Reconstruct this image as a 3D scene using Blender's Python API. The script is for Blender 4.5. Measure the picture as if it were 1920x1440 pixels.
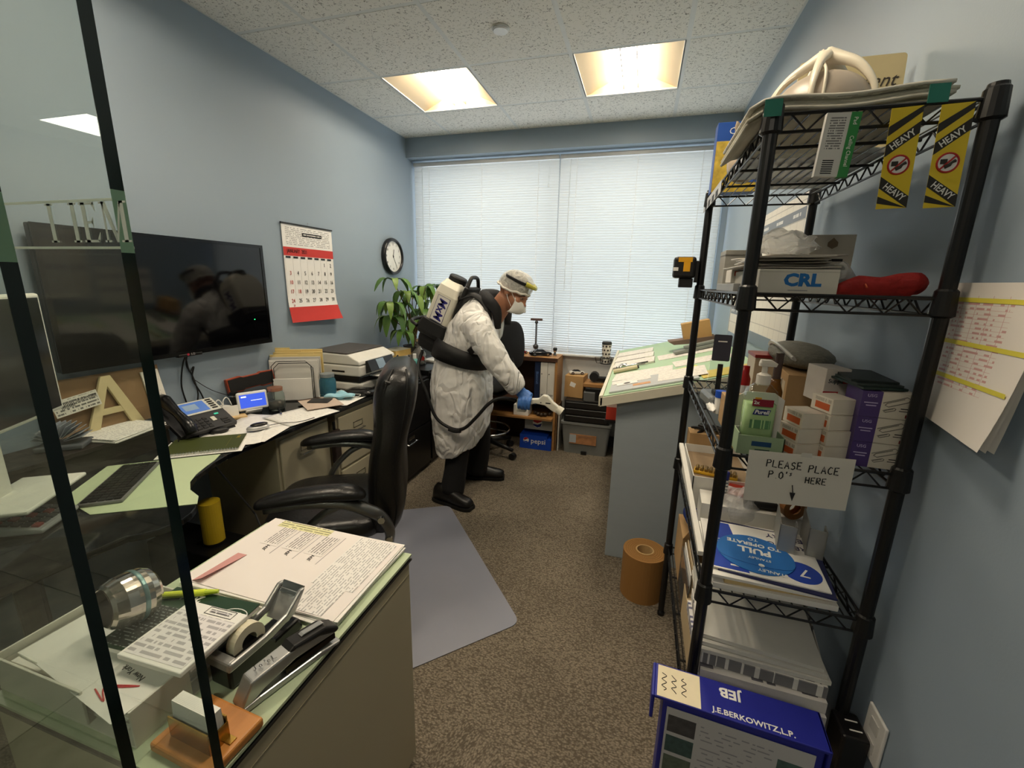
import bpy, math, random
from mathutils import Matrix, Vector, Euler
random.seed(7)
for o in list(bpy.data.objects): bpy.data.objects.remove(o)
SC = bpy.context.scene
C = SC.collection
# ---------------------------------------------------------------- camera
cam = bpy.data.cameras.new('camera'); camo = bpy.data.objects.new('camera', cam); C.objects.link(camo)
cam.sensor_width = 36; cam.lens = 805.0/1920*36; cam.clip_start = .02
_r = Vector((0.957908, 0.286215, 0.022229)); _u = Vector((-0.086843, 0.215098, 0.972724)); _f = Vector((-0.273627, 0.93371, -0.2309))
camo.matrix_world = Matrix(((_r.x,_u.x,-_f.x,0),(_r.y,_u.y,-_f.y,0),(_r.z,_u.z,-_f.z,1.51),(0,0,0,1)))
SC.camera = camo
# ---------------------------------------------------------------- world, exposure
w = bpy.data.worlds.new('overcast_sky'); SC.world = w; w.use_nodes = True
w.node_tree.nodes['Background'].inputs[0].default_value = (.93, .97, 1, 1)
w.node_tree.nodes['Background'].inputs[1].default_value = 1.4
SC.view_settings.view_transform = 'Standard'; SC.view_settings.look = 'None'
SC.view_settings.gamma = 1; SC.view_settings.use_curve_mapping = False
SC.view_settings.exposure = .72
SC.cycles.caustics_reflective = False; SC.cycles.caustics_refractive = False
SC.cycles.use_denoising = True
SC.cycles.max_bounces = 6; SC.cycles.diffuse_bounces = 4; SC.cycles.glossy_bounces = 4; SC.cycles.transmission_bounces = 6; SC.cycles.transparent_max_bounces = 12
SC.cycles.use_adaptive_sampling = True; SC.cycles.adaptive_threshold = .1; SC.cycles.adaptive_min_samples = 16
LAMP = 24.0
LAMP_COL = (1.0, .86, .66)
# ---------------------------------------------------------------- helpers
def lin(c):
    return tuple(((x/255)/12.92 if x/255 <= .04045 else ((x/255+.055)/1.055)**2.4) for x in c[:3]) + (1,)
MATS = {}
def newmat(name):
    m = bpy.data.materials.new(name); m.use_nodes = True
    return m, m.node_tree.nodes, m.node_tree.links, m.node_tree.nodes['Principled BSDF']
def mat(name, col=(200,200,200), rough=.5, metal=0, var=.06, scale=30, bump=0, bscale=None, spec=.5, alpha=1, trans=0, ior=1.45, emit=None, es=0, coat=0, stretch=None):
    if name in MATS: return MATS[name]
    m, n, l, b = newmat(name)
    b.inputs['Roughness'].default_value = rough; b.inputs['Metallic'].default_value = metal
    b.inputs['Specular IOR Level'].default_value = spec; b.inputs['IOR'].default_value = ior
    b.inputs['Transmission Weight'].default_value = trans; b.inputs['Alpha'].default_value = alpha
    b.inputs['Coat Weight'].default_value = coat
    tc = n.new('ShaderNodeTexCoord'); src = tc.outputs['Object']
    if stretch:
        mp = n.new('ShaderNodeMapping'); mp.inputs['Scale'].default_value = stretch; l.new(src, mp.inputs[0]); src = mp.outputs[0]
    nz = n.new('ShaderNodeTexNoise'); nz.inputs['Scale'].default_value = scale; nz.inputs['Detail'].default_value = 4
    l.new(src, nz.inputs['Vector'])
    rp = n.new('ShaderNodeMix'); rp.data_type = 'RGBA'
    c = lin(col); rp.inputs[6].default_value = tuple(max(0, x*(1-var)) for x in c[:3])+(1,); rp.inputs[7].default_value = tuple(min(1, x*(1+var)) for x in c[:3])+(1,)
    l.new(nz.outputs[0], rp.inputs[0]); l.new(rp.outputs[2], b.inputs['Base Color'])
    if bump:
        bp = n.new('ShaderNodeBump'); bp.inputs['Strength'].default_value = bump; bp.inputs['Distance'].default_value = .004
        if bscale:
            n2 = n.new('ShaderNodeTexNoise'); n2.inputs['Scale'].default_value = bscale; n2.inputs['Detail'].default_value = 3; l.new(src, n2.inputs['Vector']); l.new(n2.outputs[0], bp.inputs['Height'])
        else: l.new(nz.outputs[0], bp.inputs['Height'])
        l.new(bp.outputs[0], b.inputs['Normal'])
    if emit: b.inputs['Emission Color'].default_value = lin(emit); b.inputs['Emission Strength'].default_value = es
    MATS[name] = m; return m
def mth(n, l, op, a, b=None, c=None):
    x = n.new('ShaderNodeMath'); x.operation = op
    for i, q in enumerate((a, b, c)):
        if q is None: continue
        if isinstance(q, (int, float)): x.inputs[i].default_value = q
        else: l.new(q, x.inputs[i])
    return x.outputs[0]
def printed(name, base=(235,232,225), ink=(70,70,75), pitch=.006, dens=.5, word=120, box=None, fill=.45, rough=.6, lines=None, strength=.85, vlines=None):
    """paper with rows of print: words are noise-cut dashes on rows of the given pitch, inside box=(x0,x1,y0,y1) in object space"""
    if name in MATS: return MATS[name]
    m, n, l, b = newmat(name); b.inputs['Roughness'].default_value = rough
    tc = n.new('ShaderNodeTexCoord'); sp = n.new('ShaderNodeSeparateXYZ'); l.new(tc.outputs['Object'], sp.inputs[0]); x, y = sp.outputs[0], sp.outputs[1]
    v = mth(n,l,'DIVIDE', y, pitch); row = mth(n,l,'LESS_THAN', mth(n,l,'FRACT', v), fill)
    cb = n.new('ShaderNodeCombineXYZ'); l.new(mth(n,l,'MULTIPLY', x, word), cb.inputs[0]); l.new(mth(n,l,'MULTIPLY', mth(n,l,'FLOOR', v), 3.7), cb.inputs[1])
    nz = n.new('ShaderNodeTexNoise'); nz.inputs['Scale'].default_value = 1; nz.inputs['Detail'].default_value = 1; l.new(cb.outputs[0], nz.inputs['Vector'])
    a = mth(n,l,'MULTIPLY', row, mth(n,l,'GREATER_THAN', nz.outputs[0], 1-dens))
    if lines: a = mth(n,l,'MAXIMUM', a, mth(n,l,'LESS_THAN', mth(n,l,'FRACT', mth(n,l,'DIVIDE', y, lines)), .06))
    if vlines: a = mth(n,l,'MAXIMUM', a, mth(n,l,'LESS_THAN', mth(n,l,'FRACT', mth(n,l,'DIVIDE', x, vlines)), .03))
    if box:
        for s, lo, hi in ((x, box[0], box[1]), (y, box[2], box[3])):
            a = mth(n,l,'MULTIPLY', a, mth(n,l,'MULTIPLY', mth(n,l,'GREATER_THAN', s, lo), mth(n,l,'LESS_THAN', s, hi)))
    a = mth(n,l,'MULTIPLY', a, strength)
    mx = n.new('ShaderNodeMix'); mx.data_type = 'RGBA'; mx.inputs[6].default_value = lin(base); mx.inputs[7].default_value = lin(ink)
    l.new(a, mx.inputs[0]); l.new(mx.outputs[2], b.inputs['Base Color'])
    MATS[name] = m; return m
def catmull(pts, k=6):
    P = [Vector(p) for p in pts]; P = [P[0]*2-P[1]] + P + [P[-1]*2-P[-2]]; out = []
    for i in range(1, len(P)-2):
        a, b, c, d = P[i-1:i+3]
        for s in range(k):
            t = s/k; out.append(.5*((2*b)+(c-a)*t+(2*a-5*b+4*c-d)*t*t+(3*b-a-3*c+d)*t**3))
    out.append(P[-2]); return out
class MB:
    def __init__(s): s.v = []; s.f = []
    def add(s, vs, fs):
        k = len(s.v); s.v += [tuple(p) for p in vs]; s.f += [tuple(i+k for i in f) for f in fs]; return s
    def bx(s, x0, x1, y0, y1, z0, z1, M=None):
        vs = [Vector((x,y,z)) for z in (z0,z1) for y in (y0,y1) for x in (x0,x1)]
        if M: vs = [M @ v for v in vs]
        return s.add(vs, [(0,2,3,1),(4,5,7,6),(0,1,5,4),(2,6,7,3),(0,4,6,2),(1,3,7,5)])
    def box(s, c, d, rot=(0,0,0)):
        M = Matrix.Translation(c) @ Euler([math.radians(a) for a in rot]).to_matrix().to_4x4()
        return s.bx(-d[0]/2,d[0]/2,-d[1]/2,d[1]/2,-d[2]/2,d[2]/2, M)
    def ring(s, pts, closed=True):
        k = len(s.v); s.v += [tuple(p) for p in pts]; return list(range(k, k+len(pts)))
    def loft(s, rings, cap=(True, True), close=True):
        ids = [s.ring(r) for r in rings]; n = len(rings[0])
        for a, b in zip(ids, ids[1:]):
            for i in range(n if close else n-1): s.f.append((a[i], a[(i+1)%n], b[(i+1)%n], b[i]))
        if cap[0]: s.f.append(tuple(reversed(ids[0])))
        if cap[1]: s.f.append(tuple(ids[-1]))
        return s
    def tube(s, pts, r, n=8, smooth=0, cap=True, flat=1.0):
        P = catmull(pts, smooth) if smooth else [Vector(p) for p in pts]
        rr = r if callable(r) else (lambda t: r)
        if isinstance(r, (list, tuple)):
            def rr(t, R=r):
                q = t*(len(R)-1); i = min(int(q), len(R)-2); return R[i]+(R[i+1]-R[i])*(q-i)
        rings = []; N = None
        for i, p in enumerate(P):
            T = (P[min(i+1,len(P)-1)]-P[max(i-1,0)]).normalized()
            if N is None: N = T.orthogonal().normalized()
            else: N = (N - T*N.dot(T)); N = N.normalized() if N.length > 1e-6 else T.orthogonal().normalized()
            B = T.cross(N); q = rr(i/max(1,len(P)-1))
            rings.append([p + (N*math.cos(a)+B*math.sin(a)*flat)*q for a in [2*math.pi*j/n for j in range(n)]])
        return s.loft(rings, (cap, cap))
    def cyl(s, p0, p1, r0, r1=None, n=16, cap=True):
        return s.tube([p0, p1], [r0, r0 if r1 is None else r1], n, cap=cap)
    def lathe(s, prof, c=(0,0,0), n=24, cap=(True,True), sx=1, sy=1):
        return s.loft([[(c[0]+r*math.cos(2*math.pi*j/n)*sx, c[1]+r*math.sin(2*math.pi*j/n)*sy, c[2]+z) for j in range(n)] for r, z in prof], cap)
    def prism(s, poly, z0, z1, M=None):
        n = len(poly); vs = [Vector((x,y,z0)) for x,y in poly]+[Vector((x,y,z1)) for x,y in poly]
        if M: vs = [M @ v for v in vs]
        return s.add(vs, [tuple(reversed(range(n))), tuple(range(n,2*n))]+[(i,(i+1)%n,n+(i+1)%n,n+i) for i in range(n)])
    def sheet(s, fn, nx, ny):
        k = len(s.v)
        for j in range(ny+1):
            for i in range(nx+1): s.v.append(tuple(fn(i/nx, j/ny)))
        for j in range(ny):
            for i in range(nx):
                a = k+j*(nx+1)+i; s.f.append((a, a+1, a+nx+2, a+nx+1))
        return s
    def build(s, name, m, parent=None, smooth=False, bev=0, sub=0, solid=0, seg=2, loc=None, rot=None, remesh=0, smoothit=0):
        me = bpy.data.meshes.new(name); me.from_pydata(s.v, [], s.f); me.validate(); me.update()
        if m: me.materials.append(m)
        if smooth:
            for p in me.polygons: p.use_smooth = True
        o = bpy.data.objects.new(name, me); C.objects.link(o)
        if parent: o.parent = parent
        if loc: o.location = loc
        if rot: o.rotation_euler = [math.radians(a) for a in rot]
        if solid: q = o.modifiers.new('thick','SOLIDIFY'); q.thickness = solid; q.offset = 0
        if remesh: q = o.modifiers.new('union','REMESH'); q.mode = 'VOXEL'; q.voxel_size = remesh; q.use_smooth_shade = True
        if smoothit: q = o.modifiers.new('relax','SMOOTH'); q.iterations = smoothit; q.factor = .5
        if bev:
            q = o.modifiers.new('bevel','BEVEL'); q.width = bev; q.segments = seg; q.limit_method = 'ANGLE'; q.angle_limit = .7
        if sub: q = o.modifiers.new('sub','SUBSURF'); q.levels = sub; q.render_levels = sub
        return o
def tag(o, label, cat, group=None, kind=None):
    o['label'] = label; o['category'] = cat
    if group: o['group'] = group
    if kind: o['kind'] = kind
    return o
def thing(name, label, cat, loc=(0,0,0), rz=0, group=None, rot=None):
    o = bpy.data.objects.new(name, None); C.objects.link(o); o.empty_display_size = .05
    o.location = loc; o.rotation_euler = [math.radians(a) for a in rot] if rot else (0,0,math.radians(rz))
    return tag(o, label, cat, group)
def struct(o): o['kind'] = 'structure'; return o
def dup(o, loc=None, rz=None, label=None, parent=None):
    c = o.copy(); C.objects.link(c); c.parent = parent
    if loc is not None: c.location = loc
    if rz is not None: c.rotation_euler = (0,0,math.radians(rz))
    if label: c['label'] = label
    for ch in list(o.children): dup(ch, parent=c)
    return c
def text(s, size, m, parent, loc=(0,0,0), rot=(0,0,0), align='CENTER', name='lettering', shear=0, sx=1, bold=0, ext=.0004, space=1):
    cu = bpy.data.curves.new('t','FONT'); cu.body = s; cu.size = size; cu.align_x = align; cu.align_y = 'CENTER'; cu.shear = shear
    cu.extrude = ext; cu.offset = bold; cu.space_character = space; cu.resolution_u = 2
    t = bpy.data.objects.new('t', cu); C.objects.link(t)
    me = bpy.data.meshes.new_from_object(t); bpy.data.objects.remove(t); bpy.data.curves.remove(cu)
    me.materials.clear(); me.materials.append(m)
    if sx != 1: me.transform(Matrix.Scale(sx, 4, (1,0,0)))
    o = bpy.data.objects.new(name, me); C.objects.link(o); o.parent = parent; o.location = loc; o.rotation_euler = [math.radians(a) for a in rot]
    return o
def W(name, col, **k): return mat(name, col, **k)
ROT_L, ROT_R, ROT_F = (90,0,90), (90,0,-90), (90,0,0)   # poster frames: on left wall, right wall, facing the door
# common materials
WHITE = mat('white_paper', (236,234,228), .7, var=.02)
BLACK = mat('black_plastic', (18,18,19), .45, var=.1)
INK = mat('black_ink', (25,25,28), .7)
CARD = mat('cardboard', (176,142,98), .85, var=.08, scale=60)
CHROME = mat('chrome', (205,205,205), .15, 1)
CLEAR = mat('clear_plastic', (245,248,248), .08, trans=.92, ior=1.3, var=0)
GLASSM = mat('clear_glass', (235,245,245), .03, trans=1, ior=1.3, var=0)
# ================================================================ room shell
def thin(name, tint, ior=1.5, gl=1.0):
    m, n, l, b = newmat(name); n.remove(b); tr = n.new('ShaderNodeBsdfTransparent'); tr.inputs[0].default_value = tint+(1,)
    g = n.new('ShaderNodeBsdfGlossy'); g.inputs[0].default_value = (gl,gl,gl,1); g.inputs[1].default_value = 0; fr = n.new('ShaderNodeFresnel'); fr.inputs[0].default_value = ior; ge = n.new('ShaderNodeNewGeometry')
    mx = n.new('ShaderNodeMixShader'); l.new(mth(n,l,'MULTIPLY', fr.outputs[0], mth(n,l,'SUBTRACT', 1, ge.outputs['Backfacing'])), mx.inputs[0]); l.new(tr.outputs[0], mx.inputs[1]); l.new(g.outputs[0], mx.inputs[2]); l.new(mx.outputs[0], n['Material Output'].inputs[0]); return m
XL, XR, YF, YB, ZC = -2.173, .589, .25, 3.98, 2.753
wallm = mat('blue_grey_wall_paint', (146,161,174), .55, var=.03, scale=3, bump=.05, bscale=180)
# carpet: low loops in rows
def carpet():
    m, n, l, b = newmat('loop_carpet'); b.inputs['Roughness'].default_value = 1; b.inputs['Specular IOR Level'].default_value = .1
    tc = n.new('ShaderNodeTexCoord'); mp = n.new('ShaderNodeMapping'); mp.inputs['Scale'].default_value = (90, 170, 1); l.new(tc.outputs['Object'], mp.inputs[0])
    vo = n.new('ShaderNodeTexVoronoi'); vo.inputs['Scale'].default_value = 1; l.new(mp.outputs[0], vo.inputs['Vector'])
    nz = n.new('ShaderNodeTexNoise'); nz.inputs['Scale'].default_value = 2.5; nz.inputs['Detail'].default_value = 5; l.new(tc.outputs['Object'], nz.inputs['Vector'])
    n3 = n.new('ShaderNodeTexNoise'); n3.inputs['Scale'].default_value = 160; l.new(tc.outputs['Object'], n3.inputs['Vector'])
    f = mth(n,l,'ADD', mth(n,l,'MULTIPLY', vo.outputs['Distance'], -.55), mth(n,l,'ADD', mth(n,l,'MULTIPLY', nz.outputs[0], .35), mth(n,l,'MULTIPLY', n3.outputs[0], .7)))
    cr = n.new('ShaderNodeValToRGB'); cr.color_ramp.elements[0].color = lin((92,84,72)); cr.color_ramp.elements[1].color = lin((160,148,130)); cr.color_ramp.elements[0].position = .1; cr.color_ramp.elements[1].position = .65
    l.new(f, cr.inputs[0]); l.new(cr.outputs[0], b.inputs['Base Color'])
    bp = n.new('ShaderNodeBump'); bp.invert = True; bp.inputs['Strength'].default_value = .9; bp.inputs['Distance'].default_value = .004; l.new(vo.outputs['Distance'], bp.inputs['Height']); l.new(bp.outputs[0], b.inputs['Normal'])
    return m
fl = struct(MB().bx(XL-.1, XR+.1, .2, YB+.1, -.1, 0).build('floor', carpet()))
cpatch = MB().bx(-.09,.09,-.12,.09,0,.002).build('carpet_tile', fl.data.materials[0], fl); cpatch.location = (-.435,1.0,0); cpatch.rotation_euler = (0,0,math.radians(64))
struct(MB().bx(XL-.1, XL, .2, YB+.12, 0, ZC+.1).build('wall_left', wallm))
struct(MB().bx(XR, XR+.1, .2, YB+.12, 0, ZC+.1).build('wall_right', wallm))
wb = struct(MB().bx(XL, XR, YB, YB+.1, 0, .86).build('wall_back', mat('pale_sill_wall', (205,208,208), .6)))
MB().bx(.545, XR, YB, YB+.1, .86, ZC).build('jamb', wallm, wb)
struct(MB().bx(XL, XR, 3.814, YB+.1, 2.587, ZC).build('trim_1', wallm))
bb = mat('grey_vinyl_base', (70,74,78), .5)
struct(MB().bx(XL, XL+.008, .3, YB, 0, .1).build('baseboard_left', bb)); struct(MB().bx(XR-.008, XR, .3, YB, 0, .1).build('baseboard_right', bb))
struct(MB().bx(XL, XR, YB-.008, YB, 0, .1).build('baseboard_back', bb))
# ---- suspended ceiling: slab, tees, tiles
def tilemat():
    m, n, l, b = newmat('fissured_ceiling_tile'); b.inputs['Roughness'].default_value = .95
    tc = n.new('ShaderNodeTexCoord'); oi = n.new('ShaderNodeObjectInfo')
    ad = n.new('ShaderNodeVectorMath'); ad.operation = 'MULTIPLY_ADD'; l.new(tc.outputs['Object'], ad.inputs[0]); ad.inputs[1].default_value = (1,1,1); l.new(oi.outputs['Random'], ad.inputs[2])
    wv = n.new('ShaderNodeTexNoise'); wv.inputs['Scale'].default_value = 34; wv.inputs['Detail'].default_value = 2; wv.inputs['Distortion'].default_value = 1.6; l.new(ad.outputs[0], wv.inputs['Vector'])
    d = mth(n,l,'ABSOLUTE', mth(n,l,'SUBTRACT', wv.outputs[0], .5))
    n2 = n.new('ShaderNodeTexNoise'); n2.inputs['Scale'].default_value = 60; l.new(ad.outputs[0], n2.inputs['Vector'])
    k = mth(n,l,'MULTIPLY', mth(n,l,'LESS_THAN', d, .024), mth(n,l,'GREATER_THAN', n2.outputs[0], .52))
    mx = n.new('ShaderNodeMix'); mx.data_type = 'RGBA'; mx.inputs[6].default_value = lin((232,228,220)); mx.inputs[7].default_value = lin((146,142,134)); l.new(k, mx.inputs[0]); l.new(mx.outputs[2], b.inputs['Base Color'])
    bp = n.new('ShaderNodeBump'); bp.invert = True; bp.inputs['Strength'].default_value = .5; bp.inputs['Distance'].default_value = .003; l.new(k, bp.inputs['Height']); l.new(bp.outputs[0], b.inputs['Normal'])
    return m
tm = tilemat(); teem = mat('white_tee_bar', (212,212,208), .5)
ce = struct(MB().bx(XL-.1, XR+.1, .2, YB+.1, ZC+.14, ZC+.2).build('ceiling', mat('ceiling_void', (120,120,120), .9)))
gx = [XL]+[-1.719+.61*i for i in range(4)]+[XR]; gy = [2.703+.61*j for j in range(-4,2)]+[3.814]
LIGHTS = [(1,4),(3,4),(1,1),(3,1)]
tiles = {}
for i in range(5):
    for j in range(len(gy)-1):
        if (i,j) in LIGHTS: continue
        a, b_, c, d = gx[i]+.012, gx[i+1]-.012, gy[j]+.012, gy[j+1]-.012
        key = (round(b_-a,3), round(d-c,3))
        o = tiles.get(key)
        if o is None:
            o = MB().bx(-key[0]/2,key[0]/2,-key[1]/2,key[1]/2,-.004,.02).build('ceiling_tile', tm, ce); tiles[key] = o
        else: o = dup(o, parent=ce)
        o.location = ((a+b_)/2,(c+d)/2,ZC)
for x in gx: MB().bx(max(x-.012,XL), min(x+.012,XR), .263, 3.814, ZC-.004, ZC+.03).build('main_tee', teem, ce)
for y in gy:
    for i in range(5): MB().bx(gx[i]+.012, gx[i+1]-.012, y-.012, min(y+.012,3.814), ZC-.003, ZC+.028).build('cross_tee', teem, ce)
# ---- recessed ceiling lights
reflm = mat('cream_reflector', (208,190,158), .4, var=.02)
def lens():
    m, n, l, b = newmat('lit_lamp_lens'); b.inputs['Base Color'].default_value = (.9,.88,.82,1)
    b.inputs['Emission Color'].default_value = LAMP_COL+(1,); b.inputs['Emission Strength'].default_value = LAMP; return m
lm = lens()
lm2 = mat('corridor_lamp_lens',(230,226,215),.5,emit=(255,244,225),es=12)
def troffer(i, j, label):
    t = thing('ceiling_light', label, 'light', ((gx[i]+gx[i+1])/2, (gy[j]+gy[j+1])/2, ZC), group='recessed ceiling lights')
    h = .293
    m = MB()                                                    # sloped side wings and end caps, open below
    for s in (-1,1):
        m.add([(s*h,-h,0),(s*h,h,0),(s*.13,h,.075),(s*.13,-h,.075)], [(0,1,2,3) if s>0 else (3,2,1,0)])
        m.add([(-h,s*h,0),(h,s*h,0),(h,s*h,.1),(-h,s*h,.1)], [(0,1,2,3)])
    m.bx(-h,h,-h,h,.1,.11)
    m.build('reflector', reflm, t)
    L = MB().sheet(lambda u,v: ((u-.5)*.27, (v-.5)*2*h, .045+.03*(2*u-1)**2), 10, 1); L.build('lens', lm, t, smooth=True)
    for x in (-.045,.045): MB().bx(x-.0025,x+.0025,-h,h,.022,.047).build('lens_divider', mat('divider_grey',(90,82,70),.5), t)
    f = MB()
    for s in (-1,1): f.bx(s*h-.004,s*h+.004,-h,h,-.004,.004); f.bx(-h,h,s*h-.004,s*h+.004,-.004,.004)
    f.build('frame', teem, t)
troffer(1,4,'recessed ceiling light on the left, nearest the wall clock'); troffer(3,4,'recessed ceiling light on the right, nearest the wire shelf')
troffer(1,1,'recessed ceiling light over the near desk, left of the door'); troffer(3,1,'recessed ceiling light over the near end of the wire shelf')
dt = thing('ceiling_sensor', 'small white round sensor disc on ceiling tile between the lights', 'sensor', (-.8,2.38,ZC-.004))
MB().lathe([(.001,-.016),(.036,-.016),(.04,-.01),(.04,0)], n=28).build('disc', mat('sensor_white',(230,230,230),.4), dt, smooth=False); MB().lathe([(.046,-.004),(.046,0)], n=28).build('ring', teem, dt)
# ---- window and blinds
wf = mat('window_alu', (188,192,196), .35, .3)
wi = struct(MB().bx(XL,.545,YB+.06,YB+.1,.86,.91).bx(XL,.545,YB+.06,YB+.1,2.54,2.587).build('window_1', wf))
for x in (XL+.02,-.78,.525): MB().bx(x-.02,x+.02,YB+.06,YB+.1,.91,2.54).build('mullion', wf, wi)
for a,b_ in ((XL+.04,-.80),(-.76,.505)): MB().bx(a,b_,YB+.078,YB+.084,.91,2.54).build('pane', thin('window_pane_glass',(.97,.99,1),1.4), wi)
MB().bx(XL,.545,YB-.035,YB+.06,.845,.862).build('window_sill', mat('sill_white',(215,218,220),.4), wi)
def slatmat():
    m, n, l, b = newmat('blind_slat'); b.inputs['Base Color'].default_value = lin((226,228,226)); b.inputs['Roughness'].default_value = .45
    tr = n.new('ShaderNodeBsdfTranslucent'); tr.inputs[0].default_value = lin((222,226,226)); mx = n.new('ShaderNodeMixShader'); mx.inputs[0].default_value = .4
    l.new(b.outputs[0], mx.inputs[1]); l.new(tr.outputs[0], mx.inputs[2]); l.new(mx.outputs[0], n['Material Output'].inputs[0]); return m
sm = slatmat()
for x0, x1, lb in ((-2.155,-.775,'white slatted window blind on the left, behind the potted plant'), (-.765,.53,'white slatted window blind on the right, behind the sloped drafting table')):
    t = thing('window_blind', lb, 'blind', ((x0+x1)/2, 3.935, .9), group='window blinds')
    hw = (x1-x0)/2; MB().bx(-hw,hw,-.02,.02,1.635,1.668).build('head_rail', mat('rail_grey',(186,190,192),.4), t)
    MB().bx(-hw,hw,-.012,.012,-.045,-.028).build('bottom_rail', mat('slat_white',(224,226,224),.45), t, bev=.003)
    base = None; N = 78
    for k in range(N):
        if base is None: base = o = MB().sheet(lambda u,v: (-hw+2*hw*u, -(v-.5)*.0120-.0030*(1-(2*v-1)**2), (v-.5)*.0215), 1, 3).build('slat', sm, t, smooth=True)
        else: o = dup(base, parent=t)
        o.location = (0, 0, -.012+k*.0212)
    for x in (-hw*.78, -hw*.02, hw*.74):
        MB().bx(x-.0015,x+.0015,-.008,-.0065,-.03,1.64).build('ladder_cord', mat('cord_white',(240,240,238),.7), t)
    MB().tube([(-hw+.09,-.02,1.63),(-hw+.085,-.025,.55)], .003, 6).build('tilt_wand', CLEAR if False else mat('wand',(225,230,232),.2), t)
    MB().tube([(hw-.08,-.02,1.63),(hw-.085,-.02,1.44)], .0015, 5).lathe([(.001,0),(.006,.004),(.004,.03),(.001,.034)], (hw-.085,-.02,1.41), 8).build('pull_cord', mat('wand',(225,230,232)), t)
# ---- corridor behind the doorway (seen only reflected in the glass)
def slate():
    m, n, l, b = newmat('slate_floor_tile'); b.inputs['Roughness'].default_value = .35
    tc = n.new('ShaderNodeTexCoord'); nz = n.new('ShaderNodeTexNoise'); nz.inputs['Scale'].default_value = 7; nz.inputs['Detail'].default_value = 8; l.new(tc.outputs['Object'], nz.inputs['Vector'])
    cr = n.new('ShaderNodeValToRGB'); cr.color_ramp.elements[0].color = lin((84,80,68)); cr.color_ramp.elements[1].color = lin((170,164,146)); cr.color_ramp.elements[0].position = .3; cr.color_ramp.elements[1].position = .7
    l.new(nz.outputs[0], cr.inputs[0]); l.new(cr.outputs[0], b.inputs['Base Color']); return m
cw = mat('corridor_paint', (150,148,140), .6); cx0, cx1, cy0 = -5.5, 2.6, -3.2
cf = struct(MB().bx(cx0,cx1,cy0,.2,-.1,-.006).build('floor_corridor', mat('grout',(70,66,58),.9))); stm = slate(); base = None
for i in range(18):
    for j in range(8):
        if base is None: base = o = MB().bx(-.225,.225,-.208,.208,-.01,0).build('floor_tile', stm, cf)
        else: o = dup(base, parent=cf)
        o.location = (cx0+.225+i*.455, .2-.21-j*.422, 0)
struct(MB().bx(cx0-.1,cx1+.1,cy0-.1,cy0,0,ZC).build('wall_corridor', cw)); struct(MB().bx(cx0-.1,cx0,cy0,.2,0,ZC).build('wall_corridor_end', cw)); struct(MB().bx(cx1,cx1+.1,cy0,.2,0,ZC).build('wall_corridor_side', cw))
struct(MB().bx(XR,cx1,.2,.3,0,ZC).build('wall_front', cw)); struct(MB().bx(cx0,XL-.1,.2,.3,0,ZC).build('wall_front_far', cw))
struct(MB().bx(cx0,cx1,cy0,.2,ZC,ZC+.1).build('ceiling_corridor', mat('corridor_ceiling',(214,213,208),.9)))
def corr_light(x, y, lb):
    t = thing('corridor_light', lb, 'light', (x,y,ZC-.002), group='corridor ceiling lights')
    MB().bx(-.29,.29,-.29,.29,-.02,-.004).build('lens', lm2, t); f = MB()
    for s in (-1,1): f.bx(s*.3-.012,s*.3+.012,-.3,.3,-.024,0); f.bx(-.3,.3,s*.3-.012,s*.3+.012,-.024,0)
    f.build('frame', teem, t)
corr_light(-4.62,-2.35,'square corridor ceiling light mirrored in the glass pane'); corr_light(-.6,-1.5,'square corridor ceiling light behind the doorway')
# ---- frameless glass panes of the storefront, left of the doorway
def glassm(): return thin('green_edge_glass', (.955,.985,.965), 1.75)
def edgem():
    m, n, l, b = newmat('polished_glass_edge'); b.inputs['Base Color'].default_value = (.002,.012,.008,1); b.inputs['Roughness'].default_value = .12; return m
gm, em = glassm(), edgem()
def frostm():
    m, n, l, b = newmat('frosted_film'); b.inputs['Base Color'].default_value = lin((206,212,206)); b.inputs['Roughness'].default_value = .7
    tr = n.new('ShaderNodeBsdfTranslucent'); tr.inputs[0].default_value = lin((214,220,214)); mx = n.new('ShaderNodeMixShader'); mx.inputs[0].default_value = .6
    l.new(b.outputs[0], mx.inputs[1]); l.new(tr.outputs[0], mx.inputs[2]); l.new(mx.outputs[0], n['Material Output'].inputs[0]); return m
frost = frostm()
def serif(mb, ch, x, h, z=0):
    w, t = h*.62, h*.14; R = lambda a,b,c,d: mb.bx(x+a,x+b,c,d,z,z+.0004)
    def P(*pts): mb.prism([(x+a,b) for a,b in pts], z, z+.0004)
    if ch == 'I': R(h*.1,h*.24,0,h); R(h*.02,h*.32,0,h*.05); R(h*.02,h*.32,h*.95,h); return h*.42
    if ch == 'E':
        R(h*.1,h*.24,0,h); R(h*.02,h*.6,0,h*.06); R(h*.02,h*.58,h*.94,h); R(h*.24,h*.45,h*.47,h*.53)
        P((h*.6,0),(h*.66,h*.25),(h*.52,h*.06)); P((h*.58,h),(h*.5,h*.94),(h*.6,h*.76)); P((h*.45,h*.36),(h*.47,h*.64),(h*.41,h*.5)); return h*.78
    if ch == 'M':
        R(h*.1,h*.16,0,h); R(h*.02,h*.26,0,h*.05); R(h*.74,h*.88,0,h); R(h*.64,h*.98,0,h*.05); R(h*.74,h*.98,h*.95,h); R(h*.0,h*.2,h*.95,h)
        P((h*.08,h),(h*.24,h),(h*.5,h*.2),(h*.46,0)); P((h*.46,0),(h*.52,0),(h*.8,h),(h*.73,h)); return h*1.05
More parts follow.
